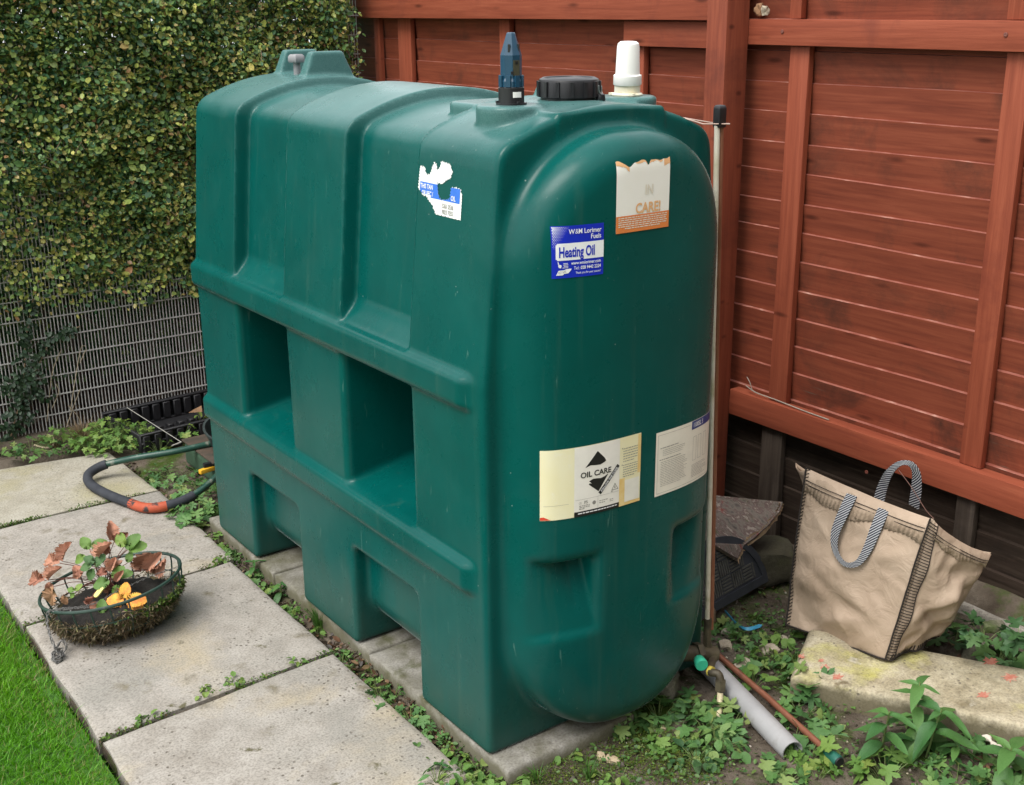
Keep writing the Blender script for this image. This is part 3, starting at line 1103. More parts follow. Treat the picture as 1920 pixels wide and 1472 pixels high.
M_SLAB = stone_mat('weathered_paving', (0.235, 0.213, 0.185), (0.305, 0.282, 0.252), (0.357, 0.333, 0.302), 1.0,
                   extra=[(2.1, .55, .72, (0.36, 0.305, 0.21)), (3.4, .50, .68, (0.25, 0.237, 0.212)), (8, .60, .70, (0.175, 0.155, 0.115)), (13, .66, .72, (0.11, 0.10, 0.06))])
M_SLABG = stone_mat('algae_paving', (0.26, 0.24, 0.19), (0.33, 0.31, 0.255), (0.38, 0.36, 0.31), 0.8,
                    extra=[(2.6, .52, .70, (0.31, 0.285, 0.17)), (6, .6, .72, (0.25, 0.235, 0.15)), (11, .68, .76, (0.2, .17, .1))])
M_BASE = stone_mat('grey_concrete', (0.17, 0.16, 0.14), (0.25, 0.24, 0.215), (0.31, 0.30, 0.275), 0.5, extra=[(3, .46, .64, (0.13, 0.125, 0.085)), (8, .56, .68, (0.085, 0.09, 0.045))], foot=(.045, .01, (0.075, 0.07, 0.04)))

# the wide ground, then the soil strip round the tank with its bumps
bm = bmesh.new()
bmesh.ops.create_grid(bm, x_segments=4, y_segments=4, size=45)
bmesh.ops.translate(bm, verts=bm.verts[:], vec=(0, 0, -0.16))
tag(obj('ground', bm, M_LAWNSOIL, smooth=False), kind='structure')


def soil_z(x, y):
    x, y = np.asarray(x, float), np.asarray(y, float)
    z = -0.046 + 0.010 * fbm(x * 3.1, y * 3.1, 5) + 0.004 * fbm(x * 17, y * 17, 9)
    z = z - 0.022 * np.exp(-((x + 0.03) / 0.035) ** 2) * (y > -0.1) * (y < 2.6)          # sunk along the slabs
    z = z + 0.02 * sstep((y - 3.18) / 0.3) + 0.55 * sstep((y - 3.45) / 0.35)          # bank behind the mesh
    z = z + 0.15 * sstep((x - 1.40) / 0.14) * (y < -0.05)
    return z


def sheet(name, x0, x1, y0, y1, step, fz, mat):
    xs, ys = np.arange(x0, x1 + step / 2, step), np.arange(y0, y1 + step / 2, step)
    X, Y = np.meshgrid(xs, ys, indexing='ij')
    Z = fz(X, Y)
    nx, ny = X.shape
    i = np.arange(nx * ny).reshape(nx, ny)
    F = np.stack([i[:-1, :-1].ravel(), i[1:, :-1].ravel(), i[1:, 1:].ravel(), i[:-1, 1:].ravel()], 1)
    return np_mesh(name, np.stack([X.ravel(), Y.ravel(), Z.ravel()], 1), F, mat, smooth=True)


tag(sheet('soil', -0.72, 2.2, -2.4, 5.0, 0.016, lambda x, y: np.where((x < -0.09) & (y < 2.86), -0.075, soil_z(x, y)), M_SOIL), kind='structure')
tag(sheet('soil', -3.2, -0.704, 2.45, 5.0, 0.03, lambda x, y: soil_z(x, y) - 0.004, M_SOIL), kind='structure')

# the paved path
path = thing('path', None, None, (-0.39, 1.0, -0.08))
tag(path, kind='structure')
JY = [(-0.80, -0.84), (0.0 - 0.005, -0.04), (0.716, 0.681), (1.447, 1.402), (2.187, 2.195)]          # joints: y at the right and at the left edge
XR, XL = -0.052, -0.724


def slab(parent, name, corners, z0, z1, mat, seed, amp=0.0018, edge=0.006, n=26):
    """corners: four (x, y) anticlockwise from low-x low-y; a slab with worn, slightly wavering edges"""
    P = [np.array(c, float) for c in corners]
    us = np.concatenate([[0, 0.012], np.linspace(0.03, 0.97, n), [0.988, 1]])
    U, V = np.meshgrid(us, us, indexing='ij')
    XY = (P[0][None, None] * ((1 - U) * (1 - V))[..., None] + P[1][None, None] * (U * (1 - V))[..., None] + P[2][None, None] * (U * V)[..., None] + P[3][None, None] * ((1 - U) * V)[..., None])
    X, Y = XY[..., 0], XY[..., 1]
    e = np.minimum(np.minimum(U, 1 - U), np.minimum(V, 1 - V))
    w = 0.0035 * fbm(X * 14 + seed, Y * 14, seed) * (e < 0.02)
    X = X + w * np.where(np.minimum(U, 1 - U) < .02, 1, 0)
    Y = Y + w * np.where(np.minimum(V, 1 - V) < .02, 1, 0)
    chip = np.maximum(0, fbm(X * 9, Y * 9, seed + 4) - .5) * 0.010
    Z = z1 + amp * fbm(X * 8, Y * 8, seed + 2) - np.where(e <= 0.0, edge + chip, np.where(e < .02, edge * .25, 0))
    N_ = len(us)
    Vt = np.stack([X.ravel(), Y.ravel(), Z.ravel()], 1)
    Vb = Vt.copy()
    Vb[:, 2] = z0
    i = np.arange(N_ * N_).reshape(N_, N_)
    F = [np.stack([i[:-1, :-1].ravel(), i[1:, :-1].ravel(), i[1:, 1:].ravel(), i[:-1, 1:].ravel()], 1)]
    off_ = N_ * N_
    for ring in (i[:, 0], i[-1, :], i[::-1, -1], i[0, ::-1]):
        F.append(np.stack([ring[:-1] + off_, ring[1:] + off_, ring[1:], ring[:-1]], 1))
    return np_mesh(name, np.concatenate([Vt, Vb]), np.concatenate(F), mat, parent, smooth=False)


g_ = 0.009
for k in range(4):
    (ar, al), (br, bl) = JY[k], JY[k + 1]
    xr = XR + (0.018 if k == 3 else -0.012 if k == 0 else 0)
    slab(path, 'paving_slab', [(XL, al + g_), (xr, ar + g_), (xr + 0.01 * (k == 3), br - g_), (XL + .004, bl - g_)], -0.085, -0.030 - 0.002 * (k % 2), M_SLAB, 10 + k)
slab(path, 'paving_slab', [(XL - .01, 2.195 + g_), (-0.024, 2.187 + g_), (-0.05, 2.70), (XL - .01, 2.84)], -0.085, -0.033, M_SLABG, 31)
fix = path.children[-1]
# far corner of the last slab is cut off; the slab beyond it to the left
slab(path, 'paving_slab', [(-1.40, 2.21), (XL - .024, 2.20), (XL - .02, 2.84), (-1.40, 2.86)], -0.085, -0.034, M_SLABG, 32)
slab(path, 'paving_slab', [(XL, -1.60), (XR - .02, -1.56), (XR - .02, -0.80 - g_), (XL, -0.84 - g_)], -0.085, -0.031, M_SLAB, 33)
for o in path.children:
    o.data.shade_smooth()
    o.data.set_sharp_from_angle(angle=math.radians(50))

# concrete slabs the tank stands on
base = thing('concrete_plinth', 'pale concrete slabs lying under the feet of the green tank', 'concrete plinth', (0.35, 0.8, -0.07))
ys = [-0.075, 0.60, 1.215, 1.76]
for k in range(3):
    slab(base, 'base_slab', [(0.004 + .006 * (k == 1), ys[k] + .004), (0.40 if k == 0 else 0.63, ys[k] + .004), (0.44 if k == 0 else 0.63, ys[k + 1] - .004), (0.006, ys[k + 1] - .004)], -0.075, -0.0015 - .0012 * k, M_BASE, 50 + k, amp=0.0007, edge=0.004, n=18)
# broken stone propping the near right corner
def rock(name, c, size, seed, mat, parent=None, label=None, cat=None, group=None, rz=0.0, sub=3, rough=0.25):
    bm = bmesh.new()
    bmesh.ops.create_icosphere(bm, subdivisions=sub, radius=1.0)
    R = Matrix.Rotation(rz, 3, 'Z')
    for v in bm.verts:
        p = v.co.copy()
        q = Vector((max(-.72, min(.72, p.x)), max(-.72, min(.72, p.y)), max(-.7, min(.7, p.z))))
        d = rough * float(vnoise(p.x * 2.2 + seed, p.y * 2.2, p.z * 2.2, seed)) + rough * .4 * float(vnoise(p.x * 6 + seed, p.y * 6, p.z * 6, seed + 1))
        q = q * (1 + d * .5)
        v.co = Vector(c) + R @ Vector((q.x * size[0], q.y * size[1], q.z * size[2]))
    o = obj(name, bm, mat, parent)
    if label:
        tag(o, label, cat, group)
    return o


M_MOSSROCK = stone_mat('mossy_stone', (0.06, 0.06, 0.04), (0.13, 0.125, 0.09), (0.21, 0.20, 0.15), .4, extra=[(6, .5, .62, (0.05, 0.075, 0.02))], scale=9)
M_PALE = stone_mat('pale_stone', (0.26, 0.21, 0.15), (0.40, 0.35, 0.27), (0.50, 0.46, 0.38), .3, scale=10)
rock('stone_block', GZ(1245, 1300, -0.02) + Vector((.03, .03, 0)), (0.062, 0.05, 0.042), 3, M_MOSSROCK, None, 'mossy stone block wedged under the near right corner of the tank', 'stone', rz=.5)

# ------------------------------------------------------------------ red fence
def wood_mat(name, cols, dirt, dirt_lo=.5, grey=None, bstr=.25, stretch=(30, 1.4, 30)):
    mt, nt, N, L, B = nt_new(name)
    v = mapped(N, L, stretch, rand=True)
    n = noise_node(N, L, v, 2.2, 7, 0.62, .4)
    r = ramp_node(N, cols)
    L.new(n.outputs['Fac'], r.inputs[0])
    v2 = mapped(N, L, (1, 1, 1), rand=True)
    n2 = noise_node(N, L, v2, 3.2, 6, 0.7, .5)
    r2 = ramp_node(N, [(dirt_lo, 0.0), (dirt_lo + .22, 0.85)])
    L.new(n2.outputs['Fac'], r2.inputs[0])
    c = mix_col(N, L, r2.outputs[0], r.outputs[0], dirt)
    # knots
    vk = mapped(N, L, (3.2, 1.25, 5.2), rand=True)
    vo = N.new('ShaderNodeTexVoronoi')
    vo.inputs['Scale'].default_value = 3.0
    L.new(vk, vo.inputs['Vector'])
    rk = ramp_node(N, [(0.05, 0.75), (0.16, 0.0)])
    L.new(vo.outputs['Distance'], rk.inputs[0])
    c = mix_col(N, L, rk.outputs[0], c, tuple(x * .33 for x in cols[0][1]))
    if grey:
        n4 = noise_node(N, L, v, 3.1, 8, .7)
        r4 = ramp_node(N, [(.62, 0.0), (.70, .8)])
        L.new(n4.outputs['Fac'], r4.inputs[0])
        c = mix_col(N, L, r4.outputs[0], c, grey)
    L.new(c, B.inputs['Base Color'])
    B.inputs['Roughness'].default_value = 0.62
    B.inputs['Specular IOR Level'].default_value = 0.2
    n3 = noise_node(N, L, v, 6, 6, 0.6)
    b1 = bump(N, L, n3.outputs['Fac'], bstr, 0.002, B)
    return mt


RED = [(0.28, (0.145, 0.035, 0.020)), (0.5, (0.205, 0.051, 0.027)), (0.72, (0.26, 0.070, 0.037))]
RED2 = [(0.28, (0.18, 0.042, 0.022)), (0.5, (0.245, 0.060, 0.031)), (0.72, (0.30, 0.082, 0.043))]
M_BOARD = wood_mat('red_stained_board', RED, (0.075, 0.030, 0.020), .52)
M_BOARDOLD = wood_mat('mildewed_red_board', RED, (0.035, 0.020, 0.015), .47, (0.12, .10, .08))
M_EDGE = pm('worn_board_edge', [(0.38, (0.20, 0.052, 0.034)), (0.58, (0.29, 0.105, 0.075)), (0.74, (0.50, 0.32, 0.26))], 5, .6, stretch=(8, 3, 8))
M_RAIL = wood_mat('red_stained_rail', RED2, (0.16, 0.04, 0.026), .56)
M_BATTEN = wood_mat('red_stained_batten', RED2, (0.15, 0.032, 0.02), .55, stretch=(30, 30, 1.4))
M_POST = wood_mat('red_stained_post', RED, (0.11, 0.03, 0.02), .5, stretch=(30, 30, 1.4))
M_DARKBD = wood_mat('rotten_dark_board', [(0.28, (0.018, 0.012, 0.009)), (0.5, (0.035, 0.024, 0.018)), (0.72, (0.06, 0.045, 0.034))], (0.012, 0.010, 0.008), .5, (0.11, .09, .07), .5)

fence = thing('wooden_fence', 'red stained wooden fence of lapped boards with a square post behind the tank', 'fence', (1.5, 1.0, 0.0))
FX = 1.560                                               # plane of the boards
POST_Y0, POST_Y1 = 0.690, 0.777


def board(y0, y1, z0, h, mat, name='board'):
    """lapped board: its top edge stands proud of the next one's foot"""
    bm = bmesh.new()
    j = random.uniform(-.0015, .0015)
    pts = [(FX - 0.011 + j, z0 + h), (FX + 0.001 + j, z0 + h + 0.002), (FX + 0.011, z0 - 0.006), (FX + 0.002, z0 - 0.006)]
    ny = 7
    rings = []
    ph = random.uniform(0, 6)
    for k in range(ny):
        y = y0 + (y1 - y0) * k / (ny - 1)
        w = 0.0016 * math.sin(y * 4 + ph) + 0.001 * math.sin(y * 11 + ph)
        rings.append([bm.verts.new((x + w * .6, y, z + w)) for x, z in pts])
    for a, b in zip(rings, rings[1:]):
        for q in range(4):
            fc = bm.faces.new((a[q], a[(q + 1) % 4], b[(q + 1) % 4], b[q]))
            fc.material_index = 1 if q == 0 else 0
    bm.faces.new(rings[0])
    bm.faces.new(rings[-1])
    o = obj(name, bm, mat, fence, smooth=False)
    o.data.materials.append(M_EDGE if name == 'board' else M_DARKBD)
    return o


EXP = 0.0925
for k in range(14):
    z0 = 0.375 + k * EXP
    board(-1.6, 0.760, z0, EXP, M_BOARDOLD if k < 2 else M_BOARD)
for k in range(4):
    board(-1.6, 0.760, 0.375 + (14 + k) * EXP, EXP, M_BOARD)
for k in range(17):
    z0 = 0.28 + k * EXP
    board(0.762, 3.62, z0, EXP, M_BOARD)
for k in range(-2, 3):
    board(-1.6, 3.62, 0.05 + k * 0.105, 0.104, M_DARKBD, 'gravel_board')


def timber(name, lo, hi, mat, parent=fence, bev=0.003):
    bm = bmesh.new()
    box(bm, lo, hi)
    return obj(name, bm, mat, parent, smooth=True, bevel=bev, segs=2)


timber('rail', (1.500, -1.6, 1.596), (1.548, POST_Y0 + .003, 1.672), M_RAIL)
timber('rail', (1.500, -1.6, 0.368), (1.548, POST_Y0 + .003, 0.457), M_RAIL)
timber('rail', (1.500, POST_Y1 - .003, 1.580), (1.548, 1.286, 1.664), M_RAIL)
timber('rail', (1.470, POST_Y1 - .003, 1.668), (1.547, 3.62, 1.80), M_RAIL)
timber('rail', (1.500, POST_Y1 - .003, 0.36), (1.548, 3.62, 0.445), M_RAIL)
timber('post', (1.400, POST_Y0, -0.1), (1.5, POST_Y1, 2.0), M_POST, bev=.005)


def batten(px0, px1, py, z0, z1, xf=1.522):
    ya, yb = GX(px1, py, xf).y, GX(px0, py, xf).y
    return timber('batten', (xf, ya, z0), (1.5465, yb, z1), M_BATTEN)


batten(1441, 1474, 740, 0.4585, 1.5945)
batten(1801, 1843, 840, 0.4585, 1.5945)
timber('batten', (1.522, -1.02, 0.4585), (1.5465, -0.965, 1.5945), M_BATTEN)
batten(1481, 1502, 20, 1.6735, 2.0)
batten(1889, 1925, 20, 1.6735, 2.0)
for a, b, y_ in ((745, 769, 40), (936, 955, 50), (1190, 1207, 120)):
    batten(a, b, y_, 0.45, 1.666 if a < 1100 else 1.5785)
timber('batten', (1.522, 3.05, 0.45), (1.5465, 3.10, 1.666), M_BATTEN)
# dark battens under the lower rail
M_DARKBT = wood_mat('rotten_dark_batten', [(0.28, (0.03, 0.022, 0.017)), (0.5, (0.055, 0.042, 0.033)), (0.72, (0.085, 0.068, 0.055))], (0.015, 0.012, 0.010), .5, stretch=(30, 30, 1.4))
for a, b, y_ in ((1424, 1462, 880), (1786, 1822, 1000)):
    ya, yb = GX(b, y_, 1.522).y, GX(a, y_, 1.522).y
    timber('batten', (1.522, ya, -0.06), (1.5465, yb, 0.3665), M_DARKBT)
# screw heads on the rail
for px, py in ((1467, 59), (1886, 65), (1150, 8), (1625, 885)):
    p = GX(px, py, 1.4995)
    bm = bmesh.new()
    lathe(bm, [(0.006, 0.0), (0.006, 0.002), (0.003, 0.0026), (0.001, 0.0014)], p, 10, M=Matrix.Rotation(-math.pi / 2, 3, 'Y'))
    obj('screw_head', bm, plain('painted_screw', (0.16, 0.05, 0.035), .5), fence)
# rough concrete footing below the boards
slab(fence, 'footing', [(1.47, -1.6), (1.62, -1.6), (1.62, -0.10), (1.47, -0.10)], -0.12, 0.062, stone_mat('dirty_footing', (0.13, 0.115, 0.095), (0.22, 0.20, 0.17), (0.34, 0.32, 0.28), .5, scale=7), 77, amp=.008, edge=.012, n=34)
# a loose twig and dead leaf lodged on the rails
bm = bmesh.new()
tube(bm, smooth_path([Vector((1.512, 0.63, 0.482)), Vector((1.51, 0.58, 0.470)), Vector((1.515, 0.50, 0.466)), Vector((1.512, 0.38, 0.462)), Vector((1.509, 0.27, 0.461))], 5), 0.0022, 6)
tube(bm, smooth_path([Vector((1.511, 0.60, 0.474)), Vector((1.508, 0.61, 0.50)), Vector((1.509, 0.625, 0.515))], 4), 0.0016, 6)
tag(obj('twig', bm, plain('dry_grey_twig', (0.28, 0.24, 0.2), .8)), 'thin dry twig lying along the lower red rail beside the post', 'twig')

# ------------------------------------------------------------------ unseen house added behind the viewer to darken the tank end
house = thing('added_brick_house', 'unseen brown brick house added to darken the near end of the tank', 'house', (-1.0, -6.6, -0.1))
M_BRICKW = stone_mat('added_brown_brickwork', (0.10, 0.06, 0.04), (0.16, 0.095, 0.065), (0.22, 0.14, 0.10), .3, scale=5)
M_PANE = plain('added_dark_pane', (0.02, 0.025, 0.03), .08, .1, .0)
M_FRAME = plain('added_white_window_frame', (0.7, 0.7, 0.68), .4)


def hbox(name, lo, hi, mat, parent=house):
    bm = bmesh.new()
    box(bm, lo, hi)
    return obj(name, bm, mat, parent, smooth=False)


hbox('added_wall', (-7.5, -6.9, -0.15), (5.5, -6.6, 5.2), M_BRICKW)
for x0, z0, w, h in ((-5.6, 0.9, 1.8, 1.2), (1.2, 0.9, 2.2, 1.2), (-5.4, 3.3, 1.4, 1.2), (-1.6, 3.3, 1.2, 1.2), (1.8, 3.3, 1.4, 1.2)):
    wf = hbox('window', (x0, -6.63, z0), (x0 + w, -6.57, z0 + h), M_FRAME)
    hbox('pane', (x0 + .06, -6.568, z0 + .06), (x0 + w / 2 - .03, -6.56, z0 + h - .06), M_PANE, wf)
    hbox('pane', (x0 + w / 2 + .03, -6.568, z0 + .06), (x0 + w - .06, -6.56, z0 + h - .06), M_PANE, wf)
hbox('door', (-2.0, -6.63, -.1), (-1.1, -6.57, 2.0), M_FRAME)
bm = bmesh.new()
pts = [(-7.8, -6.3, 5.15), (5.8, -6.3, 5.15), (5.8, -9.2, 7.4), (-7.8, -9.2, 7.4)]
lo_ = [bm.verts.new(p) for p in pts]
hi_ = [bm.verts.new((p[0], p[1], p[2] + .12)) for p in pts]
bm.faces.new(lo_)
bm.faces.new(hi_)
for k in range(4):
    bm.faces.new((lo_[k], lo_[(k + 1) % 4], hi_[(k + 1) % 4], hi_[k]))
obj('roof', bm, plain('added_slate_roof', (0.09, 0.09, 0.10), .7), house, smooth=False)  # roof of the added unseen house

# ------------------------------------------------------------------ welded mesh fence
M_MESH = plain('dull_galvanised_wire', (0.46, 0.45, 0.43), 0.5, .2)
mesh_f = thing('wire_mesh_fence', 'dense grey welded wire mesh fence under the hedge', 'fence', (0, 3.155, 0))
MY = 3.155
bm = bmesh.new()
box(bm, (-0.0018, -0.0017, -0.08), (0.0018, 0.0017, 1.9))
proto = obj('upright_wire', bm, M_MESH, mesh_f, smooth=False, local=True)
proto.location = (-1.30, 0, 0)
k = 1
while -1.30 + k * 0.0150 < 1.46:
    o = proto.copy()
    COL.objects.link(o)
    o.parent = mesh_f
    o.location = (-1.30 + k * 0.0150, 0, 0)
    k += 1
bm = bmesh.new()
box(bm, (-1.32, -0.0062, -0.0025), (1.47, -0.0019, 0.0025))
proto = obj('cross_wire', bm, M_MESH, mesh_f, smooth=False, local=True)
z_first = GY(0, 684.3, MY).z
for k in range(-5, 17):
    o = proto if k == -5 else proto.copy()
    if k > -5:
        COL.objects.link(o)
        o.parent = mesh_f
    o.location = (0, 0, z_first + k * 0.0870)

# ------------------------------------------------------------------ leaves in bulk
def leaf_material(name, cols, rough=0.45, trans=0.25, vein=True, attr=False, hue=0.03, val=0.5):
    """cols: ramp over a per-leaf random value (object random, or the mesh attribute 'tint' when attr)"""
    mt, nt, N, L, B = nt_new(name)
    if attr:
        a = N.new('ShaderNodeVertexColor')
        a.layer_name = 'tint'
        c = a.outputs['Color']
    else:
        oi = N.new('ShaderNodeObjectInfo')
        r = ramp_node(N, cols)
        L.new(oi.outputs['Random'], r.inputs[0])
        c = r.outputs[0]
    v = mapped(N, L)
    n = noise_node(N, L, v, 90 if attr else 60, 3, .6)
    r2 = ramp_node(N, [(0.3, (0.72, 0.72, 0.72)), (0.7, (1.22, 1.2, 1.12))])
    L.new(n.outputs['Fac'], r2.inputs[0])
    c = mix_col(N, L, 1.0, c, r2.outputs[0], 'MULTIPLY')
    L.new(c, B.inputs['Base Color'])
    B.inputs['Roughness'].default_value = rough
    B.inputs['Specular IOR Level'].default_value = 0.45
    tr = N.new('ShaderNodeBsdfTranslucent')
    L.new(c, tr.inputs['Color'])
    ms = N.new('ShaderNodeMixShader')
    ms.inputs[0].default_value = trans
    out = N['Material Output'] if 'Material Output' in N else N.new('ShaderNodeOutputMaterial')
    L.new(B.outputs[0], ms.inputs[1])
    L.new(tr.outputs[0], ms.inputs[2])
    L.new(ms.outputs[0], out.inputs['Surface'])
    if vein:
        bump(N, L, n.outputs['Fac'], .4, .002, B)
    return mt


M_LEAFBULK = leaf_material('hedge_leaf', None, .34, .28, True, True)
M_STUFFLEAF = leaf_material('seedling_leaf', None, .5, .3, False, True)
M_GRASS = leaf_material('grass_blade', None, .5, .35, False, True)


def unit(a):
    return a / np.maximum(np.linalg.norm(a, axis=1, keepdims=True), 1e-9)


def bulk_leaves(name, P, Nrm, size, colors, mat, parent=None, kind='stuff', aspect=0.62, fold=0.25):
    """rounded oval leaves: P (n,3) bases, Nrm (n,3) facing, size (n,)"""
    n = len(P)
    t = unit(np.cross(Nrm, unit(RNG.normal(size=(n, 3)))))
    b = np.cross(unit(Nrm), t)
    nn = unit(Nrm)
    s = size[:, None]
    w = s * aspect * 0.5
    up = nn * (w * fold)
    v = np.stack([P, P + t * s * .28 + b * w * .85 + up, P + t * s * .68 + b * w * .9 + up, P + t * s, P + t * s * .68 - b * w * .9 + up, P + t * s * .28 - b * w * .85 + up], 1)
    V = v.reshape(-1, 3)
    i = np.arange(n)[:, None] * 6
    F = np.concatenate([i + np.array([[0, 1, 2, 3]]), i + np.array([[0, 3, 4, 5]])])
    C = np.repeat(colors, 6, axis=0)
    return np_mesh(name, V, F, mat, parent, colors=C, kind=kind)


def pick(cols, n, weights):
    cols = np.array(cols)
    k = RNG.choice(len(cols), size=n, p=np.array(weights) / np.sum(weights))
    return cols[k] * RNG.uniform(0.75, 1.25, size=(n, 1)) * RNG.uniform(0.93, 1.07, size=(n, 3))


hedge = thing('hedge', 'tall dense green ivy hedge grown over the wire mesh on the left', 'hedge', (0.0, 3.2, 0.0))


def hedge_foot(x):
    """lower limit of the foliage"""
    return 0.455 + 0.05 * np.sin(x * 5 + .5) + 0.07 * vnoise(x * 6, x * 0, 0, 3) - 0.10 * np.exp(-((x - 0.30) / 0.16) ** 2) - 0.03 * np.exp(-((x - 0.05) / 0.1) ** 2)


def hedge_front(x, z):
    return 3.055 - 0.075 * fbm(x * 2.6, z * 2.6, 21) - 0.045 * fbm(x * 9, z * 9, 22) + 0.05 * sstep((0.95 - z) / 0.35)


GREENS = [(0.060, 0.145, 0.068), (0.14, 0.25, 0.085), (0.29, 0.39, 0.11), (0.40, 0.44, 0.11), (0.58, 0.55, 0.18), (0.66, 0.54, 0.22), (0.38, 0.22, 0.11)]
n = 100000
x = RNG.uniform(-1.55, 1.44, n)
z = RNG.uniform(0.45, 2.24, n)
foot = hedge_foot(x)
keep = z > foot + RNG.normal(size=n) * 0.028
thin = np.clip((z - foot) / 0.18, 0.25, 1) * np.clip(.75 + .5 * fbm(x * 7, z * 7, 71), .25, 1) ** (z < .8)
keep &= RNG.uniform(size=n) < thin
keep &= RNG.uniform(size=n) < np.clip(1.25 + 1.2 * fbm(x * 4.3, z * 4.3, 88), .30, 1)
keep &= (x < 1.36 + 0.04 * RNG.normal(size=n))
x, z = x[keep], z[keep]
n = len(x)
dep = (np.abs(RNG.exponential(0.042, n)) - 0.02) * np.where(z < .75, .6, 1)
y = hedge_front(x, z) + dep
y = np.where(z < 1.3, np.minimum(y, 3.146 - RNG.uniform(0, .035, n)), y)
Nn = unit(np.stack([RNG.normal(size=n) * .7, -0.55 + RNG.normal(size=n) * .6, 0.70 + RNG.normal(size=n) * .65], 1))
cl = fbm(x * 2.2, z * 2.2, 40)
low = np.clip((1.25 - z) / 0.6, 0, 1)
colA = pick(GREENS, n, [.30, .33, .20, .10, .04, .02, .01])
colB = pick(GREENS, n, [.13, .19, .23, .22, .13, .06, .04])
mixf = np.clip(0.38 + 0.45 * cl + 0.30 * low - .12 * (z > 1.45), 0, 1)
useB = (RNG.uniform(size=n) < mixf)[:, None]
colr = np.where(useB, colB, colA)
size = RNG.uniform(0.013, 0.029, n) * np.where(RNG.uniform(size=n) < .07, 1.6, 1.0) * np.where(z > 1.5, .95, 1)
bulk_leaves('foliage', np.stack([x, y, z], 1), Nn, size, colr, M_LEAFBULK, hedge, aspect=.74)
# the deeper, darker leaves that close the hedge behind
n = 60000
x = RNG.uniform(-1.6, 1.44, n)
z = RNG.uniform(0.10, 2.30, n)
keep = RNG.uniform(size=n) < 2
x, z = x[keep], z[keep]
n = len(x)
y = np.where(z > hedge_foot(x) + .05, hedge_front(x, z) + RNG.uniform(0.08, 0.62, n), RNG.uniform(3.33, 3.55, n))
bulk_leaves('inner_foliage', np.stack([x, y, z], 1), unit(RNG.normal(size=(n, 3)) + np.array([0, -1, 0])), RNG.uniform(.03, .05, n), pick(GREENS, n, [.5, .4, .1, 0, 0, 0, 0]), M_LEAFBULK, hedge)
# twigs
M_TWIG = pm('pale_brown_twig', [(0.3, (0.22, 0.15, 0.09)), (0.7, (0.42, 0.32, 0.20))], 40, .8)
bm = bmesh.new()
for k in range(900):
    x0 = random.uniform(-1.2, 1.3)
    z0 = random.uniform(0.78, 2.0)
    p = Vector((x0, float(hedge_front(x0, z0)) + random.uniform(-.012, .05), z0))
    d = Vector((random.gauss(0, .8), random.gauss(-.25, .35), random.gauss(.55, .5))).normalized()
    ln = random.uniform(.03, .085)
    tube(bm, [p - d * ln * .5, p + Vector((random.gauss(0, .004), 0, random.gauss(0, .004))), p + d * ln * .5], [.0018, .0015, .0009], 4, False)
tw = obj('twig', bm, M_TWIG, hedge)
tw['kind'] = 'stuff'
# bare stems behind the mesh
bm = bmesh.new()
for k in range(60):
    x0 = random.uniform(-1.4, 1.4)
    zt = random.uniform(.5, 1.1)
    pts = [Vector((x0 + random.gauss(0, .03) * q, 3.30 + random.gauss(0, .05), -0.02 + zt * q / 4)) for q in range(5)]
    tube(bm, smooth_path(pts, 3), random.uniform(.003, .009), 5, False)
obj('stem', bm, plain('dark_bark', (0.055, 0.042, 0.03), .9, .3, .5), hedge)['kind'] = 'stuff'
# dead leaves and thatch on the bank behind the mesh
n = 5200
x, y = RNG.uniform(-1.5, 1.4, n), RNG.uniform(3.19, 3.75, n)
P = np.stack([x, y, soil_z(x, y) + RNG.uniform(0, .02, n)], 1)
bulk_leaves('leaf_litter', P, unit(np.stack([RNG.normal(size=n) * .5, -.5 + RNG.normal(size=n) * .4, np.ones(n)], 1)), RNG.uniform(.02, .05, n),
            pick([(0.06, 0.036, 0.022), (0.035, 0.024, 0.016), (0.11, 0.065, 0.035), (0.03, 0.03, 0.016)], n, [4, 4, 1.2, 1]), M_LEAFBULK, hedge, aspect=.55)

# ivy creeping down the mesh at the left
n = 0
pts = []
for (pa, pb, cnt, spread) in (((62, 565), (48, 640), 60, 9), ((48, 640), (45, 730), 60, 9), ((45, 700), (50, 750), 130, 24), ((40, 750), (10, 830), 60, 12), ((55, 720), (45, 800), 60, 14), ((150, 610), (90, 640), 50, 8), ((90, 640), (60, 700), 40, 7), ((15, 770), (20, 850), 30, 8)):
    for k in range(cnt):
        t = random.random()
        px, py = pa[0] + (pb[0] - pa[0]) * t + random.gauss(0, spread), pa[1] + (pb[1] - pa[1]) * t + random.gauss(0, 5)
        pts.append(GY(px, py, 3.135 - random.uniform(0, .02)))
P = np.array(pts)
n = len(P)
ivy = thing('ivy', 'dark ivy trail creeping down the wire mesh at the far left', 'ivy', (-.3, 3.13, 0))
bulk_leaves('leaf_trail', P, unit(np.stack([RNG.normal(size=n) * .4, -np.ones(n), .4 + RNG.normal(size=n) * .4], 1)), RNG.uniform(.016, .028, n), pick([(0.028, 0.062, 0.032), (0.045, 0.085, 0.045)], n, [1, 1]), M_LEAFBULK, ivy, aspect=.7)
bm = bmesh.new()
tube(bm, smooth_path([GY(62, 560, 3.147), GY(48, 640, 3.147), GY(44, 720, 3.147), GY(25, 800, 3.147), GY(12, 850, 3.147)], 5), .003, 5)
tube(bm, smooth_path([GY(150, 612, 3.147), GY(100, 635, 3.147), GY(70, 690, 3.147), GY(48, 740, 3.147)], 5), .0025, 5)
obj('vine', bm, M_TWIG, ivy)
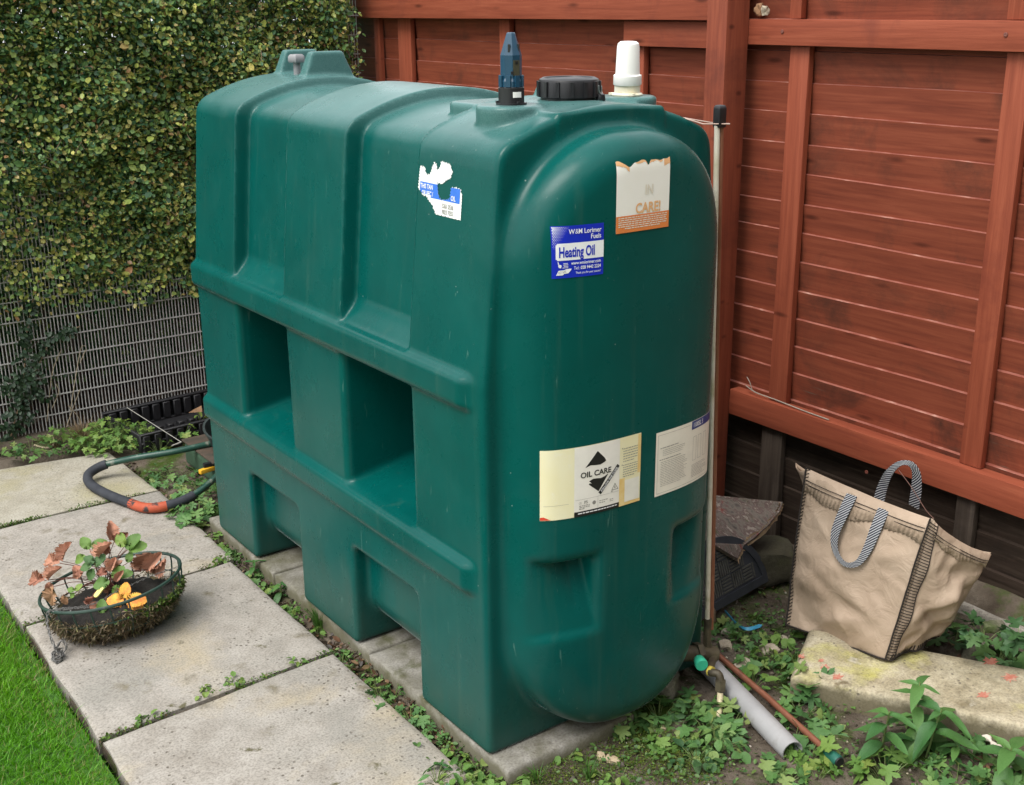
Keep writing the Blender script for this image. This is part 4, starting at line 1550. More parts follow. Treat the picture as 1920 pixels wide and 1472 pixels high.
# climber at the corner of the fence, right end of the hedge
pts = []
for k in range(260):
    t = random.random()
    px, py = 622 + random.gauss(0, 9) - 22 * t, 20 + 90 * t + random.gauss(0, 6)
    pts.append(GX(px, py, 1.36 + random.uniform(-.12, .08)))
P = np.array(pts)
n = len(P)
spray = thing('ivy', 'sparse ivy spray at the top corner where hedge meets red fence', 'ivy', (1.4, 3.1, 1.4))
bulk_leaves('leaf_trail', P, unit(RNG.normal(size=(n, 3)) * .6 + np.array([-.6, -.7, .5])), RNG.uniform(.018, .032, n), pick(GREENS[:4], n, [3, 3, 1, .5]), M_LEAFBULK, spray, aspect=.7)
bm = bmesh.new()
for a, b in (((600, 150), (642, 20)), ((606, 118), (626, 40))):
    tube(bm, smooth_path([GX(a[0], a[1], 1.38), GX((a[0] + b[0]) / 2 + 3, (a[1] + b[1]) / 2, 1.38), GX(b[0], b[1], 1.38)], 5), .0032, 5)
obj('vine', bm, M_TWIG, spray)

# ------------------------------------------------------------------ lawn
def lawn_edge(y):
    return -0.742 + 0.010 * vnoise(y * 7, y * 0, 0, 5) + .004 * vnoise(y * 31, y * 0, 0, 6)


tag(sheet('lawn', -3.2, -0.735, -3.0, 2.42, 0.03, lambda x, y: -0.048 + .006 * fbm(x * 4, y * 4, 8), M_LAWNSOIL), kind='structure')
n = 130000
x = -0.735 - np.abs(RNG.beta(1.0, 2.2, n)) * 1.35
y = RNG.uniform(-1.0, 2.38, n)
keep = (x < lawn_edge(y) + np.abs(RNG.normal(size=n)) * .006)
keep &= RNG.uniform(size=n) < np.where(x > lawn_edge(y) - .05, .55, 1)
x, y = x[keep], y[keep]
n = len(x)
hgt = RNG.uniform(.016, .036, n) * (1 + .25 * fbm(x * 5, y * 5, 14))
a = RNG.uniform(0, 2 * math.pi, n)
wv = np.stack([np.cos(a), np.sin(a), np.zeros(n)], 1) * RNG.uniform(.0007, .0014, n)[:, None]
lean = np.stack([RNG.normal(size=n) * .5 + .15, RNG.normal(size=n) * .5 - .1, np.ones(n) * .9], 1)
P = np.stack([x, y, np.full(n, -.05)], 1)
mid = P + lean * np.array([.35, .35, .6]) * hgt[:, None]
tip = P + lean * np.array([1.0, 1.0, .95]) * hgt[:, None]
V = np.stack([P - wv, P + wv, mid + wv * .8, mid - wv * .8, tip], 1).reshape(-1, 3)
i = np.arange(n)[:, None] * 5
F = np.concatenate([i + np.array([[0, 1, 2]]), i + np.array([[0, 2, 3]]), i + np.array([[3, 2, 4]])])
patchy = np.clip(.5 + .6 * fbm(x * 3.5, y * 3.5, 33), 0, 1)[:, None]
cg = np.array([0.075, 0.27, 0.005]) * (1 - patchy) + np.array([0.17, 0.40, 0.010]) * patchy
cg = cg * RNG.uniform(.7, 1.3, (n, 1))
dry = RNG.uniform(size=n) < np.where(x > lawn_edge(y) - .06, .22, .05)
cg[dry] = np.array([0.26, 0.24, 0.09])
np_mesh('lawn_grass', V, F, M_GRASS, colors=np.repeat(cg, 5, axis=0), kind='stuff')

# ------------------------------------------------------------------ single plants, each leaf an object of its own
def leaf_mesh(name, outline, cup=.15, droop=.25, mat=None, fold=.12, crinkle=.04):
    """outline: list of (along, across); the leaf grows along +x from the origin, faces +z"""
    me = bpy.data.meshes.new(name)
    L_ = max(p[0] for p in outline)
    cx0 = L_ * .42

    def zz(u, v):
        return -droop * u * u / L_ - abs(v) * 0 + fold * abs(v) + cup * (v * v) / L_

    V = [(cx0, 0, zz(cx0, 0))] + [(u, v, zz(u, v) + crinkle * L_ * (math.sin(7 * u / L_ + 5 * v / L_) + (crinkle > .05) * math.sin(19 * u / L_ - 23 * v / L_))) for u, v in outline]
    n = len(outline)
    F = [(0, 1 + k, 1 + (k + 1) % n) for k in range(n)]
    me.from_pydata(V, [], F)
    me.materials.append(mat)
    me.shade_smooth()
    return me


def lobed(n=5, deep=.42, teeth=2):
    pts = []
    for k in range(n):
        a0 = math.radians(-140 + 280 * (k + .5) / n)
        half = math.radians(140 / n)
        r = 1.0 - .12 * abs(k - (n - 1) / 2)
        pts += [(a0 - half, 1 - deep - .1 * abs(k - (n - 1) / 2)), (a0 - half * .55, r * .80), (a0 - half * .38, r * .78), (a0, r), (a0 + half * .38, r * .78), (a0 + half * .55, r * .80)]
    out_ = [(.30 + .70 * r * math.cos(a), .70 * r * math.sin(a)) for a, r in pts]
    return [(-.0, 0.0)] + out_


def lance(w=.15):
    return [(0, 0)] + [(t, -w * math.sin(math.pi * t ** .8) ** .9) for t in (.12, .3, .5, .7, .87)] + [(1, 0)] + [(t, w * math.sin(math.pi * t ** .8) ** .9) for t in (.87, .7, .5, .3, .12)]


def oval(w=.36):
    return [(0, 0)] + [(t, -w * math.sin(math.pi * t ** .85) ** .75) for t in (.1, .3, .55, .8, .93)] + [(1, 0)] + [(t, w * math.sin(math.pi * t ** .85) ** .75) for t in (.93, .8, .55, .3, .1)]


M_WEED = leaf_material('weed_leaf', [(0.0, (0.065, 0.165, 0.052)), (0.5, (0.105, 0.235, 0.068)), (0.85, (0.15, 0.285, 0.08)), (1.0, (0.24, 0.31, 0.09))], .5, .3)
M_WEEDY = leaf_material('bright_weed_leaf', [(0.0, (0.10, 0.22, 0.045)), (0.6, (0.16, 0.29, 0.06)), (1.0, (0.23, 0.31, 0.07))], .5, .32)
M_WEEDD = leaf_material('dark_weed_leaf', [(0.0, (0.030, 0.088, 0.034)), (0.6, (0.055, 0.135, 0.045)), (1.0, (0.08, 0.165, 0.05))], .5, .25)
M_LANCE = leaf_material('lance_leaf', [(0.0, (0.050, 0.15, 0.045)), (0.6, (0.080, 0.20, 0.055)), (1.0, (0.115, 0.25, 0.065))], .4, .25)
M_STEM = plain('green_stem', (0.12, 0.17, 0.05), .6)
M_STEMR = plain('reddish_stem', (0.17, 0.10, 0.055), .6)
LEAVES = {}
for nm, mt in (('mid', M_WEED), ('bright', M_WEEDY), ('dark', M_WEEDD)):
    LEAVES['lobed', nm] = [leaf_mesh('leaf', lobed(5, .52), .2, .30, mt), leaf_mesh('leaf', lobed(5, .6), .1, .2, mt, .2), leaf_mesh('leaf', lobed(5, .46), .2, .4, mt)]
    LEAVES['oval', nm] = [leaf_mesh('leaf', oval(.40), .2, .3, mt), leaf_mesh('leaf', oval(.33), .1, .5, mt, .25)]
    LEAVES['lance', nm] = [leaf_mesh('leaf', lance(.19), .4, .6, M_LANCE, .25), leaf_mesh('leaf', lance(.21), .3, .8, M_LANCE, .3), leaf_mesh('leaf', lance(.18), .4, .35, M_LANCE, .3)]


def weed(pos, label, n=12, spread=.05, h=.05, size=.035, shape='lobed', tone='mid', cat='weed', group=None, name='weed', tilt=(5, 40), stem=None):
    root = thing(name, label, cat, pos, group)
    bm = bmesh.new()
    for k in range(int(n * (1.1 if group else 1.35))):
        a = random.uniform(0, 2 * math.pi)
        r = spread * 1.08 * math.sqrt(random.random())
        hh = h * random.uniform(.35, 1.0) * (1 - .45 * r / spread)
        tip = Vector((r * math.cos(a), r * math.sin(a), max(.006, hh)))
        foot = Vector((r * .25 * math.cos(a), r * .25 * math.sin(a), -.006))
        tube(bm, [foot, foot.lerp(tip, .6) + Vector((0, 0, hh * .15)), tip], [.0011, .0010, .0008], 4, False)
        o = bpy.data.objects.new('leaf', random.choice(LEAVES[shape, tone]))
        COL.objects.link(o)
        o.parent = root
        o.location = tip
        s = size * (1.34 if group else 1.10) * random.uniform(.6, 1.15)
        o.scale = (s, s, s)
        o.rotation_euler = Euler((math.radians(random.gauss(0, 14)), math.radians(random.uniform(*tilt)) * (1 if random.random() < .8 else -1), a + random.gauss(0, .6)))
    obj('stem', bm, stem or M_STEM, root, local=True)
    return root


def rosette(pos, label, levels, size, cat='weed', group=None, lean=(0, 0), step=.02, name='leafy_weed', tone='mid', low=0.0):
    """upright weed with opposite pairs of lance leaves"""
    root = thing(name, label, cat, pos, group)
    bm = bmesh.new()
    top = Vector((lean[0], lean[1], low + step * levels))
    tube(bm, [Vector((0, 0, -.01)), top * .5 + Vector((0, 0, .004)), top], [.003, .0026, .0016], 6)
    rot0 = random.uniform(0, 3)
    for lv in range(levels):
        f = (lv + .6) / levels
        p = top * f
        nl = 2 if lv < levels - 1 else 4
        for q in range(nl):
            a = rot0 + lv * math.pi / 2 + q * 2 * math.pi / nl + random.gauss(0, .15)
            o = bpy.data.objects.new('leaf', random.choice(LEAVES['lance', tone]))
            COL.objects.link(o)
            o.parent = root
            o.location = p
            s = size * (1.12 - .45 * f) * random.uniform(.85, 1.1) * (.62 if nl == 4 and q % 2 else 1)
            o.scale = (s, s, s)
            o.rotation_euler = Euler((random.gauss(0, .15), -math.radians(-14 + 42 * f) + random.gauss(0, .16), a))
    obj('stem', bm, M_STEM, root, local=True)
    return root


def G(px, py, z=None):
    """ground point seen at a picture position, on the soil's own height"""
    p = GZ(px, py, -0.045)
    for _ in range(3):
        zz = float(soil_z(p.x, p.y)) if z is None else z
        p = GZ(px, py, zz)
    return p


# left: round the box behind the tank
weed(G(212, 838), 'large bright lobed-leaf weed clump between mesh fence and far paving slab', 190, .150, .13, .027, tone='bright')
weed(G(165, 838), 'small bright weed tuft at the foot of the mesh fence, left of the large clump', 16, .07, .06, .034, tone='bright')
weed(G(60, 850), 'low weed patch at the foot of the mesh below the ivy trail', 24, .12, .05, .036, tone='mid')
weed(G(110, 828), 'thin weed with few leaves beside the dry grass at the mesh', 9, .05, .10, .034, tone='bright')
weed(G(370, 978), 'thick dark lobed weed clump against the far foot of the tank', 50, .088, .085, .040, tone='mid')
weed(G(325, 898), 'low spreading weeds inside the bent handle', 34, .095, .03, .030, tone='mid')
weed(G(372, 925), 'weeds between the bent handle and the tank foot', 30, .08, .055, .034, tone='mid')
weed(G(345, 836), 'small weed over the dark pot behind the tank', 14, .05, .13, .034, tone='bright')
weed(G(378, 796), 'single upright seedling against the black crate beside the tank', 4, .03, .10, .045, shape='oval', tone='bright')
weed(G(300, 850), 'weed sprig above the bent handle', 10, .05, .08, .030, tone='bright')
# the strip between path and tank
weed(G(412, 1024), 'yellowish small weed at the far corner of the third paving slab', 16, .045, .06, .030, tone='bright')
rosette(G(478, 1085), 'leafy weed in the gap beside the middle foot of the tank, farther one', 4, .060, step=.016)
rosette(G(528, 1122), 'leafy weed in the gap beside the middle foot of the tank, nearer one', 4, .062, step=.013)
weed(G(712, 1318), 'small lobed weed in the gap at the pale base slab', 12, .040, .055, .028, tone='mid')
weed(G(738, 1312), 'thin weed leaning on the edge of the pale base slab', 8, .03, .06, .026, tone='mid')
weed(G(770, 1352), 'flat lobed weed in the gap beside the near tank foot, left of the pair', 14, .036, .045, .028, tone='mid')
weed(G(797, 1358), 'flat lobed weed in the gap beside the near tank foot, right of the pair', 12, .03, .045, .028, tone='mid')
weed(G(860, 1416), 'round-leaf weed in the gap near the front corner of the tank', 12, .032, .04, .028, shape='oval', tone='bright')
for (px, py, nn, lab) in ((905, 1452, 30, 'dense round-leaf weeds at the front corner of the base slab'), (955, 1468, 26, 'round-leaf weeds in front of the base slab corner'), (860, 1462, 20, 'round-leaf weeds over the edge of the nearest paving slab'), (1060, 1422, 12, 'tiny round-leaf weed against the front edge of the base slab'), (1160, 1470, 18, 'low round-leaf weed at the bottom edge left of the bare soil')):
    weed(G(px, py), lab, nn, .055 if nn > 15 else .028, .03, .022, shape='oval', tone='bright')
weed(GZ(818, 1462, -.028), 'pale sprawling weed lying on the nearest paving slab', 9, .05, .03, .034, shape='lance', tone='bright', tilt=(-10, 25))
STRIP = ['beside the front corner of the near tank foot', 'against the middle of the near tank foot', 'just past the near tank foot', 'in front of the opening between near and middle tank feet', 'at the near corner of the middle tank foot', 'against the middle of the middle tank foot',
         'just past the middle tank foot', 'in front of the opening between middle and far tank feet', 'at the near corner of the far tank foot', 'against the middle of the far tank foot', 'at the far corner of the far tank foot', 'between the tank end and the bent handle']
for k in range(12):
    yk = 0.02 + k * 0.165 + random.uniform(-.04, .04)
    xk = -.028 + random.uniform(-.012, .012)
    weed((xk, yk, float(soil_z(xk, yk))), 'small strip weed ' + STRIP[k], random.choice((7, 10, 14)), .028, .04, .022, shape=random.choice(('lobed', 'oval', 'oval')), tone=random.choice(('mid', 'bright')), group='weeds in the strip between paving and tank')
# joints of the path
for (px, py, nn, sp, lab) in ((270, 1352, 9, .022, 'tiny weed in the second path joint, left end'), (385, 1302, 9, .024, 'tiny weed in the second path joint, middle'), (437, 1283, 12, .022, 'bright weed in the second path joint, right of its middle'),
                              (560, 1240, 7, .018, 'tiny weed in the second path joint, right end'), (415, 1052, 10, .022, 'tiny weed at the right end of the joint behind the basket')):
    weed(GZ(px, py, -.036), lab, nn, sp, .022, .017, shape='oval', tone='bright')
# right: the bare ground
GRP = 'lobed weeds on the soil right of the tank'
for (px, py, nn, sp, hh, sz, tone, lab) in (
        (1172, 1362, 16, .05, .055, .040, 'mid', 'lobed weed below the near end of the tank, leftmost on the soil'),
        (1235, 1345, 16, .05, .06, .040, 'mid', 'lobed weed before the mossy stone block under the tank'),
        (1290, 1338, 20, .05, .06, .040, 'mid', 'lobed weed left of the cream hose tail'),
        (1325, 1372, 16, .05, .055, .040, 'mid', 'lobed weed growing over the lower end of the cream hose tail'),
        (1372, 1360, 16, .05, .06, .042, 'mid', 'lobed weed between the cream hose tail and the grey pipe'),
        (1262, 1262, 7, .03, .05, .036, 'mid', 'lobed weed growing on the mossy stone block'),
        (1245, 1398, 9, .03, .035, .030, 'bright', 'small lobed weed on the moss patch in front of the tank'),
        (1515, 1300, 22, .055, .09, .042, 'mid', 'tall lobed weed at the left end of the painted concrete block'),
        (1568, 1302, 18, .05, .07, .040, 'bright', 'lobed weed against the front face of the painted concrete block'),
        (1505, 1345, 14, .045, .05, .038, 'mid', 'lobed weed beside the copper rod, above the pipe mouth'),
        (1545, 1362, 8, .03, .045, .048, 'mid', 'star-shaped weed between copper rod and tall leafy weed'),
        (1490, 1388, 8, .035, .05, .040, 'mid', 'lobed weed hanging over the mouth of the grey pipe'),
        (1520, 1418, 12, .04, .045, .040, 'bright', 'lobed weed right of the mouth of the grey pipe'),
        (1535, 1462, 8, .035, .04, .036, 'bright', 'bright lobed weed below the green rod cap'),
        (1440, 1442, 7, .026, .03, .032, 'mid', 'small pale weed on bare soil left of the pipe mouth'),
        (1480, 1462, 9, .034, .035, .036, 'mid', 'small pale weed on bare soil at the bottom edge below the pipe mouth'),
        (1660, 1462, 14, .055, .075, .040, 'bright', 'long-stalked weed at the bottom edge below the tall leafy weed'),
        (1770, 1385, 16, .05, .05, .034, 'mid', 'lobed weed right of the tall leafy weed'),
        (1822, 1378, 12, .045, .055, .034, 'mid', 'lobed weed left of the white root on the ground'),
        (1862, 1420, 14, .045, .045, .036, 'mid', 'lobed weed growing over the white root'),
        (1795, 1468, 20, .07, .03, .034, 'mid', 'low weed patch at the bottom edge near the right corner'),
        (1880, 1475, 18, .06, .04, .036, 'mid', 'low weed patch in the bottom right corner'),
        (1792, 1206, 14, .045, .05, .044, 'dark', 'dark weed behind the painted block, left of the leaf pile'),
        (1845, 1198, 14, .045, .05, .044, 'dark', 'dark weed behind the painted block under the fence footing'),
        (1872, 1238, 14, .05, .045, .044, 'mid', 'lobed weed behind the painted block, nearest its edge'),
        (1912, 1205, 10, .045, .05, .044, 'dark', 'dark weed behind the painted block at the right edge'),
        (1412, 1262, 16, .05, .05, .028, 'mid', 'small-leaf weed between grey pipe and concrete block, nearer the block'),
        (1395, 1205, 16, .05, .045, .026, 'mid', 'small-leaf weed near the blue plastic strip'),
        (1345, 1180, 10, .035, .04, .028, 'mid', 'small-leaf weed just right of the sight tube foot')):
    weed(G(px, py), lab, nn, sp, hh, sz, tone=tone, group=GRP)
for (px, py, lab) in ((1440, 1235, 'oval-leaf weed left of the painted block'), (1475, 1205, 'oval-leaf weed under the bag corner'), (1412, 1285, 'single oval-leaf seedling between pipe and block')):
    weed(G(px, py), lab, 9, .035, .05, .032, shape='oval', tone='bright')
weed(G(1345, 1400), 'oval-leaf weed cluster below the cream hose tail, on the bare soil', 40, .075, .045, .028, shape='oval', tone='mid')
weed(G(1310, 1430), 'oval-leaf weed cluster left of the bare soil patch', 24, .055, .035, .028, shape='oval', tone='dark')
weed(G(1495, 1250), 'small-leaf weed touching the left end of the painted block', 20, .05, .05, .024, shape='oval', tone='mid')
rosette(G(1712, 1395), 'tall willowherb with long lance leaves in front of the painted block', 6, .100, lean=(.03, .02), step=.026)
rosette(G(1650, 1418), 'leaning willowherb with lance leaves left of the tall one', 5, .105, lean=(-.01, -.02), step=.028)
rosette(G(1735, 1420), 'low willowherb shaded under the tall one', 5, .115, lean=(.03, -.01), step=.026)
rosette(G(1792, 1425), 'small leafy weed right of the tall willowherb', 3, .075, step=.014)
rosette(G(1888, 1462), 'willowherb in the bottom right corner of the ground', 4, .125, step=.022)
# grass tufts
def tuft(pos, label, n, h, spread, tone=(0.07, 0.17, 0.03)):
    root = thing('grass_tuft', label, 'grass tuft', pos)
    V, F, Cc = [], [], []
    for k in range(n):
        a = random.uniform(0, 6.28)
        r = spread * .3 * random.random()
        p = Vector((r * math.cos(a), r * math.sin(a), -.005))
        out_ = Vector((math.cos(a), math.sin(a), 0)) * spread * random.uniform(.2, 1)
        w_ = Vector((-math.sin(a), math.cos(a), 0)) * .0013
        hh = h * random.uniform(.5, 1)
        q = [p, p + out_ * .3 + Vector((0, 0, hh * .6)), p + out_ + Vector((0, 0, hh))]
        b = len(V)
        V += [p - w_, p + w_, q[1] + w_ * .8, q[1] - w_ * .8, q[2]]
        F += [(b, b + 1, b + 2), (b, b + 2, b + 3), (b + 3, b + 2, b + 4)]
        c = np.array(tone) * random.uniform(.7, 1.35)
        Cc += [c] * 5
    V = np.array([tuple(v) for v in V]) + np.array(pos)
    np_mesh('blades', V, F, M_GRASS, root, colors=np.array(Cc))
    return root


tuft(G(598, 1176), 'fine grass tuft beside the middle foot of the tank', 110, .075, .05)
tuft(G(1105, 1462), 'thin grass tuft in front of the base slab', 26, .07, .04)
tuft(G(1010, 1465), 'short grass tuft at the bottom edge by the base slab', 30, .05, .05)
tuft(G(155, 832), 'dry straw coloured grass tuft hanging at the wire mesh', 150, .13, .10, (0.24, 0.17, 0.10))
tuft(G(100, 838), 'small dry grass tuft by the wire mesh near the curled root', 60, .07, .08, (0.20, 0.15, 0.09))

# seedlings, moss and litter nobody could count
def scatter(name, centres, n_each, spread, cols, wts, smin_, smax_, mat, lift=.004, aspect=.62, flat=.5, zf=None):
    P = []
    for (px, py, k) in centres:
        c = G(px, py)
        q = RNG.normal(size=(int(n_each * k), 2)) * spread * (0.6 + .6 * k)
        P.append(np.stack([c.x + q[:, 0], c.y + q[:, 1]], 1))
    P = np.concatenate(P)
    z = (soil_z(P[:, 0], P[:, 1]) if zf is None else np.full(len(P), zf)) + RNG.uniform(0, lift, len(P))
    n = len(P)
    nrm = unit(np.stack([RNG.normal(size=n) * flat, RNG.normal(size=n) * flat, np.ones(n)], 1))
    return bulk_leaves(name, np.stack([P[:, 0], P[:, 1], z], 1), nrm, RNG.uniform(smin_, smax_, n), pick(cols, n, wts), mat, aspect=aspect)


SEED = [(0.055, 0.13, 0.03), (0.085, 0.18, 0.04), (0.12, 0.21, 0.05)]
scatter('seedlings', [(1420, 1150, 1), (1450, 1190, 1), (1460, 1240, 1), (1400, 1200, .7), (1440, 1270, .8), (1760, 1400, 1), (1840, 1400, 1), (1700, 1440, .7), (1600, 1430, .6), (1900, 1330, .6), (1200, 1400, 1), (1280, 1410, 1), (1130, 1450, .8), (1350, 1430, .8), (1240, 1450, .7), (1560, 1330, .6)],
        130, .060, SEED, [2, 2, 1], .007, .017, M_STUFFLEAF, .018)
scatter('seedlings', [(650, 1240, .7), (690, 1285, .6), (560, 1150, .7), (445, 1050, .7), (840, 1400, .9), (880, 1440, 1.2), (300, 890, 1.0), (280, 850, .7), (340, 945, .6), (50, 850, .8), (120, 850, .6)],
        110, .030, SEED, [2, 2, 1], .008, .017, M_STUFFLEAF, .02)
MOSSC = [(0.06, 0.11, 0.012), (0.10, 0.15, 0.016), (0.14, 0.18, 0.02)]
scatter('moss', [(1240, 1405, 1.0), (1290, 1420, 1.0), (1190, 1420, .8), (1265, 1440, .9), (1060, 1462, 1.0), (1000, 1470, .8), (1120, 1440, .8)], 1500, .05, MOSSC, [2, 2, 1], .003, .007, M_STUFFLEAF, .008, .5, .9)
# moss and weeds filling the joints of the path
P, Cn = [], 0
for k, (yr, yl) in enumerate(JY[1:]):
    n = 1500
    t = RNG.uniform(0, 1, n)
    dens = np.clip(.45 + .8 * fbm(t * 9, t * 0 + k * 3, 60 + k), 0, 1)
    t = t[RNG.uniform(size=n) < dens]
    xx = XL + (XR - XL) * t
    P.append(np.stack([xx, yl + (yr - yl) * t + RNG.normal(size=len(t)) * .0055, -.045 + RNG.uniform(0, .020, len(t))], 1))
P = np.concatenate(P)
n = len(P)
bulk_leaves('joint_moss', P, unit(RNG.normal(size=(n, 3)) * .7 + np.array([0, 0, 1])), RNG.uniform(.004, .011, n), pick([(0.05, 0.10, 0.015), (0.10, 0.19, 0.025), (0.10, 0.08, 0.03)], n, [2, 3, 1]), M_STUFFLEAF)
# joint floors
bm = bmesh.new()
box(bm, (XL + .003, -1.4, -0.079), (XR - .02, 2.5, -0.047))
tag(obj('joint_soil', bm, M_SOIL, smooth=False), kind='structure')
# dead leaves and crumbs in the gap by the tank and on the soil
LIT = [(0.16, 0.085, 0.05), (0.24, 0.15, 0.09), (0.10, 0.06, 0.04), (0.30, 0.22, 0.15)]
scatter('leaf_litter', [(705, 1262, 1), (735, 1290, 1), (690, 1245, 1), (825, 1385, 1), (845, 1400, .8), (640, 1215, .8), (770, 1330, .6), (480, 1060, .5)], 26, .022, LIT, [2, 2, 2, 1], .014, .032, M_STUFFLEAF, .012, .5, .7)
scatter('leaf_litter', [(1420, 1090, 1.4), (1850, 1180, 2.0), (1900, 1215, 1.4), (1760, 1210, .8), (1350, 1150, .7), (1640, 1300, .6), (1850, 1440, .8)], 30, .04, LIT, [2, 2, 2, .6], .014, .03, M_STUFFLEAF, .014, .5, .7)
xg = RNG.normal(-.022, .014, 900)
yg = RNG.uniform(-.1, 2.6, 900)
bulk_leaves('leaf_litter', np.stack([xg, yg, soil_z(xg, yg) + RNG.uniform(0, .012, 900)], 1), unit(np.stack([RNG.normal(size=900) * .5, RNG.normal(size=900) * .5, np.ones(900)], 1)), RNG.uniform(.008, .022, 900),
            pick([(0.035, 0.024, 0.016), (0.06, 0.04, 0.025), (0.13, 0.075, 0.045), (0.05, 0.085, 0.02)], 900, [4, 3, 1, 2]), M_STUFFLEAF)
# grit and clods
n = 2600
x, y = RNG.uniform(.02, 1.35, n), RNG.uniform(-1.0, .35, n)
keep = ~((x < .66) & (y > -.08))
x, y = x[keep], y[keep]
n = len(x)
r = RNG.uniform(.0015, .0055, n) * np.where(RNG.uniform(size=n) < .05, 2.0, 1)
z = soil_z(x, y) + r * .3
D = unit(RNG.normal(size=(n * 6, 3))).reshape(n, 6, 3)
oc = np.array([(1, 0, 0), (-1, 0, 0), (0, 1, 0), (0, -1, 0), (0, 0, 1), (0, 0, -1)], float)
V = np.stack([x, y, z], 1)[:, None] + r[:, None, None] * (oc[None] + D * .35)
fo = np.array([(0, 2, 4), (2, 1, 4), (1, 3, 4), (3, 0, 4), (2, 0, 5), (1, 2, 5), (3, 1, 5), (0, 3, 5)])
F = (np.arange(n)[:, None, None] * 6 + fo[None]).reshape(-1, 3)
cc = pick([(0.10, 0.085, 0.065), (0.06, 0.048, 0.035), (0.26, 0.23, 0.18), (0.42, 0.39, 0.33)], n, [4, 4, 1, .5])
M_GRIT = leaf_material('grit', None, .9, .0, False, True)
np_mesh('grit', V.reshape(-1, 3), F, M_GRIT, colors=np.repeat(cc, 6, axis=0), kind='stuff')

# ------------------------------------------------------------------ hanging basket with a strawberry plant
M_BWIRE = pm('green_coated_wire', [(0.35, (0.012, 0.032, 0.024)), (0.6, (0.022, 0.05, 0.038)), (0.75, (0.09, 0.085, 0.07))], 30, .45)
M_MOSS = pm('dead_moss', [(0.3, (0.050, 0.040, 0.022)), (0.5, (0.11, 0.088, 0.05)), (0.7, (0.15, 0.135, 0.07))], 40, .95, 60, .8, .01, spec=.1)
M_DSOIL = pm('black_compost', [(0.3, (0.005, 0.004, 0.003)), (0.6, (0.012, 0.0095, 0.007)), (0.80, (0.035, 0.027, 0.02))], 60, .95, 110, .9, .006)
BR, BH = 0.204, 0.145
bc = GZ(208, 1090, 0.098)
basket = thing('hanging_basket', 'round wire hanging basket lined with dead moss lying on the paving', 'hanging basket', (bc.x, bc.y, -0.03))
rgt = Vector((AX[0][0], AX[0][1], 0)).normalized()
fwd = Vector((-rgt.y, rgt.x, 0))
TILT = Matrix.Rotation(math.radians(-8.5), 3, fwd) @ Matrix.Rotation(math.radians(-3), 3, rgt)


def bk(x, y, z):
    """basket's own coordinates (rim centre, z down is negative) -> place"""
    return bc + TILT @ (rgt * x + fwd * y + Vector((0, 0, z)))


def bowl_r(z):
    return BR * math.sqrt(max(0.0, 1 - (min(-z, BH) / (BH * 1.12)) ** 2.2))


def ring(r, z, n=56, wob=0.0):
    return [bk((r + wob * math.sin(3 * a)) * math.cos(a), (r + wob * math.sin(3 * a)) * math.sin(a), z) for a in (2 * math.pi * k / n for k in range(n + 1))]


bm = bmesh.new()
tube(bm, ring(BR, 0), 0.0050, 8, False)
obj('rim', bm, M_BWIRE, basket)
for k in range(24):
    a = 2 * math.pi * k / 24 + .05
    bm = bmesh.new()
    pts = []
    for q in range(8):
        z = -BH * q / 7
        r = bowl_r(z) * 1.0
        pts.append(bk(r * math.cos(a), r * math.sin(a), z))
    tube(bm, pts, 0.0026, 5, False)
    obj('rib', bm, M_BWIRE, basket)
for z in (-.052, -.098):
    bm = bmesh.new()
    tube(bm, ring(bowl_r(z) + .001, z), 0.0019, 5, False)
    obj('hoop_wire', bm, M_BWIRE, basket)


def liner_top(a):
    """the liner has rotted down on the far side"""
    return -0.046 - 0.030 * (0.5 + 0.5 * math.sin(a - .2)) + .006 * math.sin(5 * a) + .004 * math.sin(11 * a + 1)


bm = bmesh.new()
nA, nZ = 72, 12
grid = []
for i in range(nA):
    a = 2 * math.pi * i / nA
    col_ = []
    for j in range(nZ + 1):
        zt = liner_top(a)
        z = zt + (-BH - .006 - zt) * j / nZ
        r = (bowl_r(z) - .006) + .006 * float(vnoise(a * 6, z * 60, 0, 4)) + .004 * float(vnoise(a * 17, z * 120, 0, 5))
        if j == nZ:
            r = .02
        col_.append(bm.verts.new(bk(r * math.cos(a), r * math.sin(a), z)))
    grid.append(col_)
for i in range(nA):
    for j in range(nZ):
        bm.faces.new((grid[i][j], grid[(i + 1) % nA][j], grid[(i + 1) % nA][j + 1], grid[i][j + 1]))
liner = obj('moss_liner', bm, M_MOSS, basket)
# strands of the moss
n = 5200
a = RNG.uniform(0, 2 * math.pi, n)
zz_ = np.array([random.uniform(-BH * .97, liner_top(t) + .012) for t in a])
rr_ = np.array([bowl_r(t) for t in zz_])
P = np.array([bk(r * math.cos(t), r * math.sin(t), z) for r, t, z in zip(rr_, a, zz_)])
outd = np.array([tuple(TILT @ (rgt * math.cos(t) + fwd * math.sin(t))) for t in a])
d = unit(outd * .35 + RNG.normal(size=(n, 3)) * .8 + np.array([0, 0, -.25]))
L_ = RNG.uniform(.010, .028, n)[:, None]
w_ = unit(np.cross(d, RNG.normal(size=(n, 3)))) * .0009
V = np.stack([P - w_, P + w_, P + d * L_ * .6 + w_ * .7 + RNG.normal(size=(n, 3)) * .002, P + d * L_], 1).reshape(-1, 3)
F = np.arange(n)[:, None] * 4 + np.array([[0, 1, 2, 3]])
cc = pick([(0.18, 0.14, 0.085), (0.28, 0.22, 0.14), (0.11, 0.085, 0.05), (0.13, 0.14, 0.05)], n, [3, 2.5, 3, 1])
np_mesh('moss_strands', V, F, M_GRASS, liner, colors=np.repeat(cc, 4, axis=0), kind='stuff')
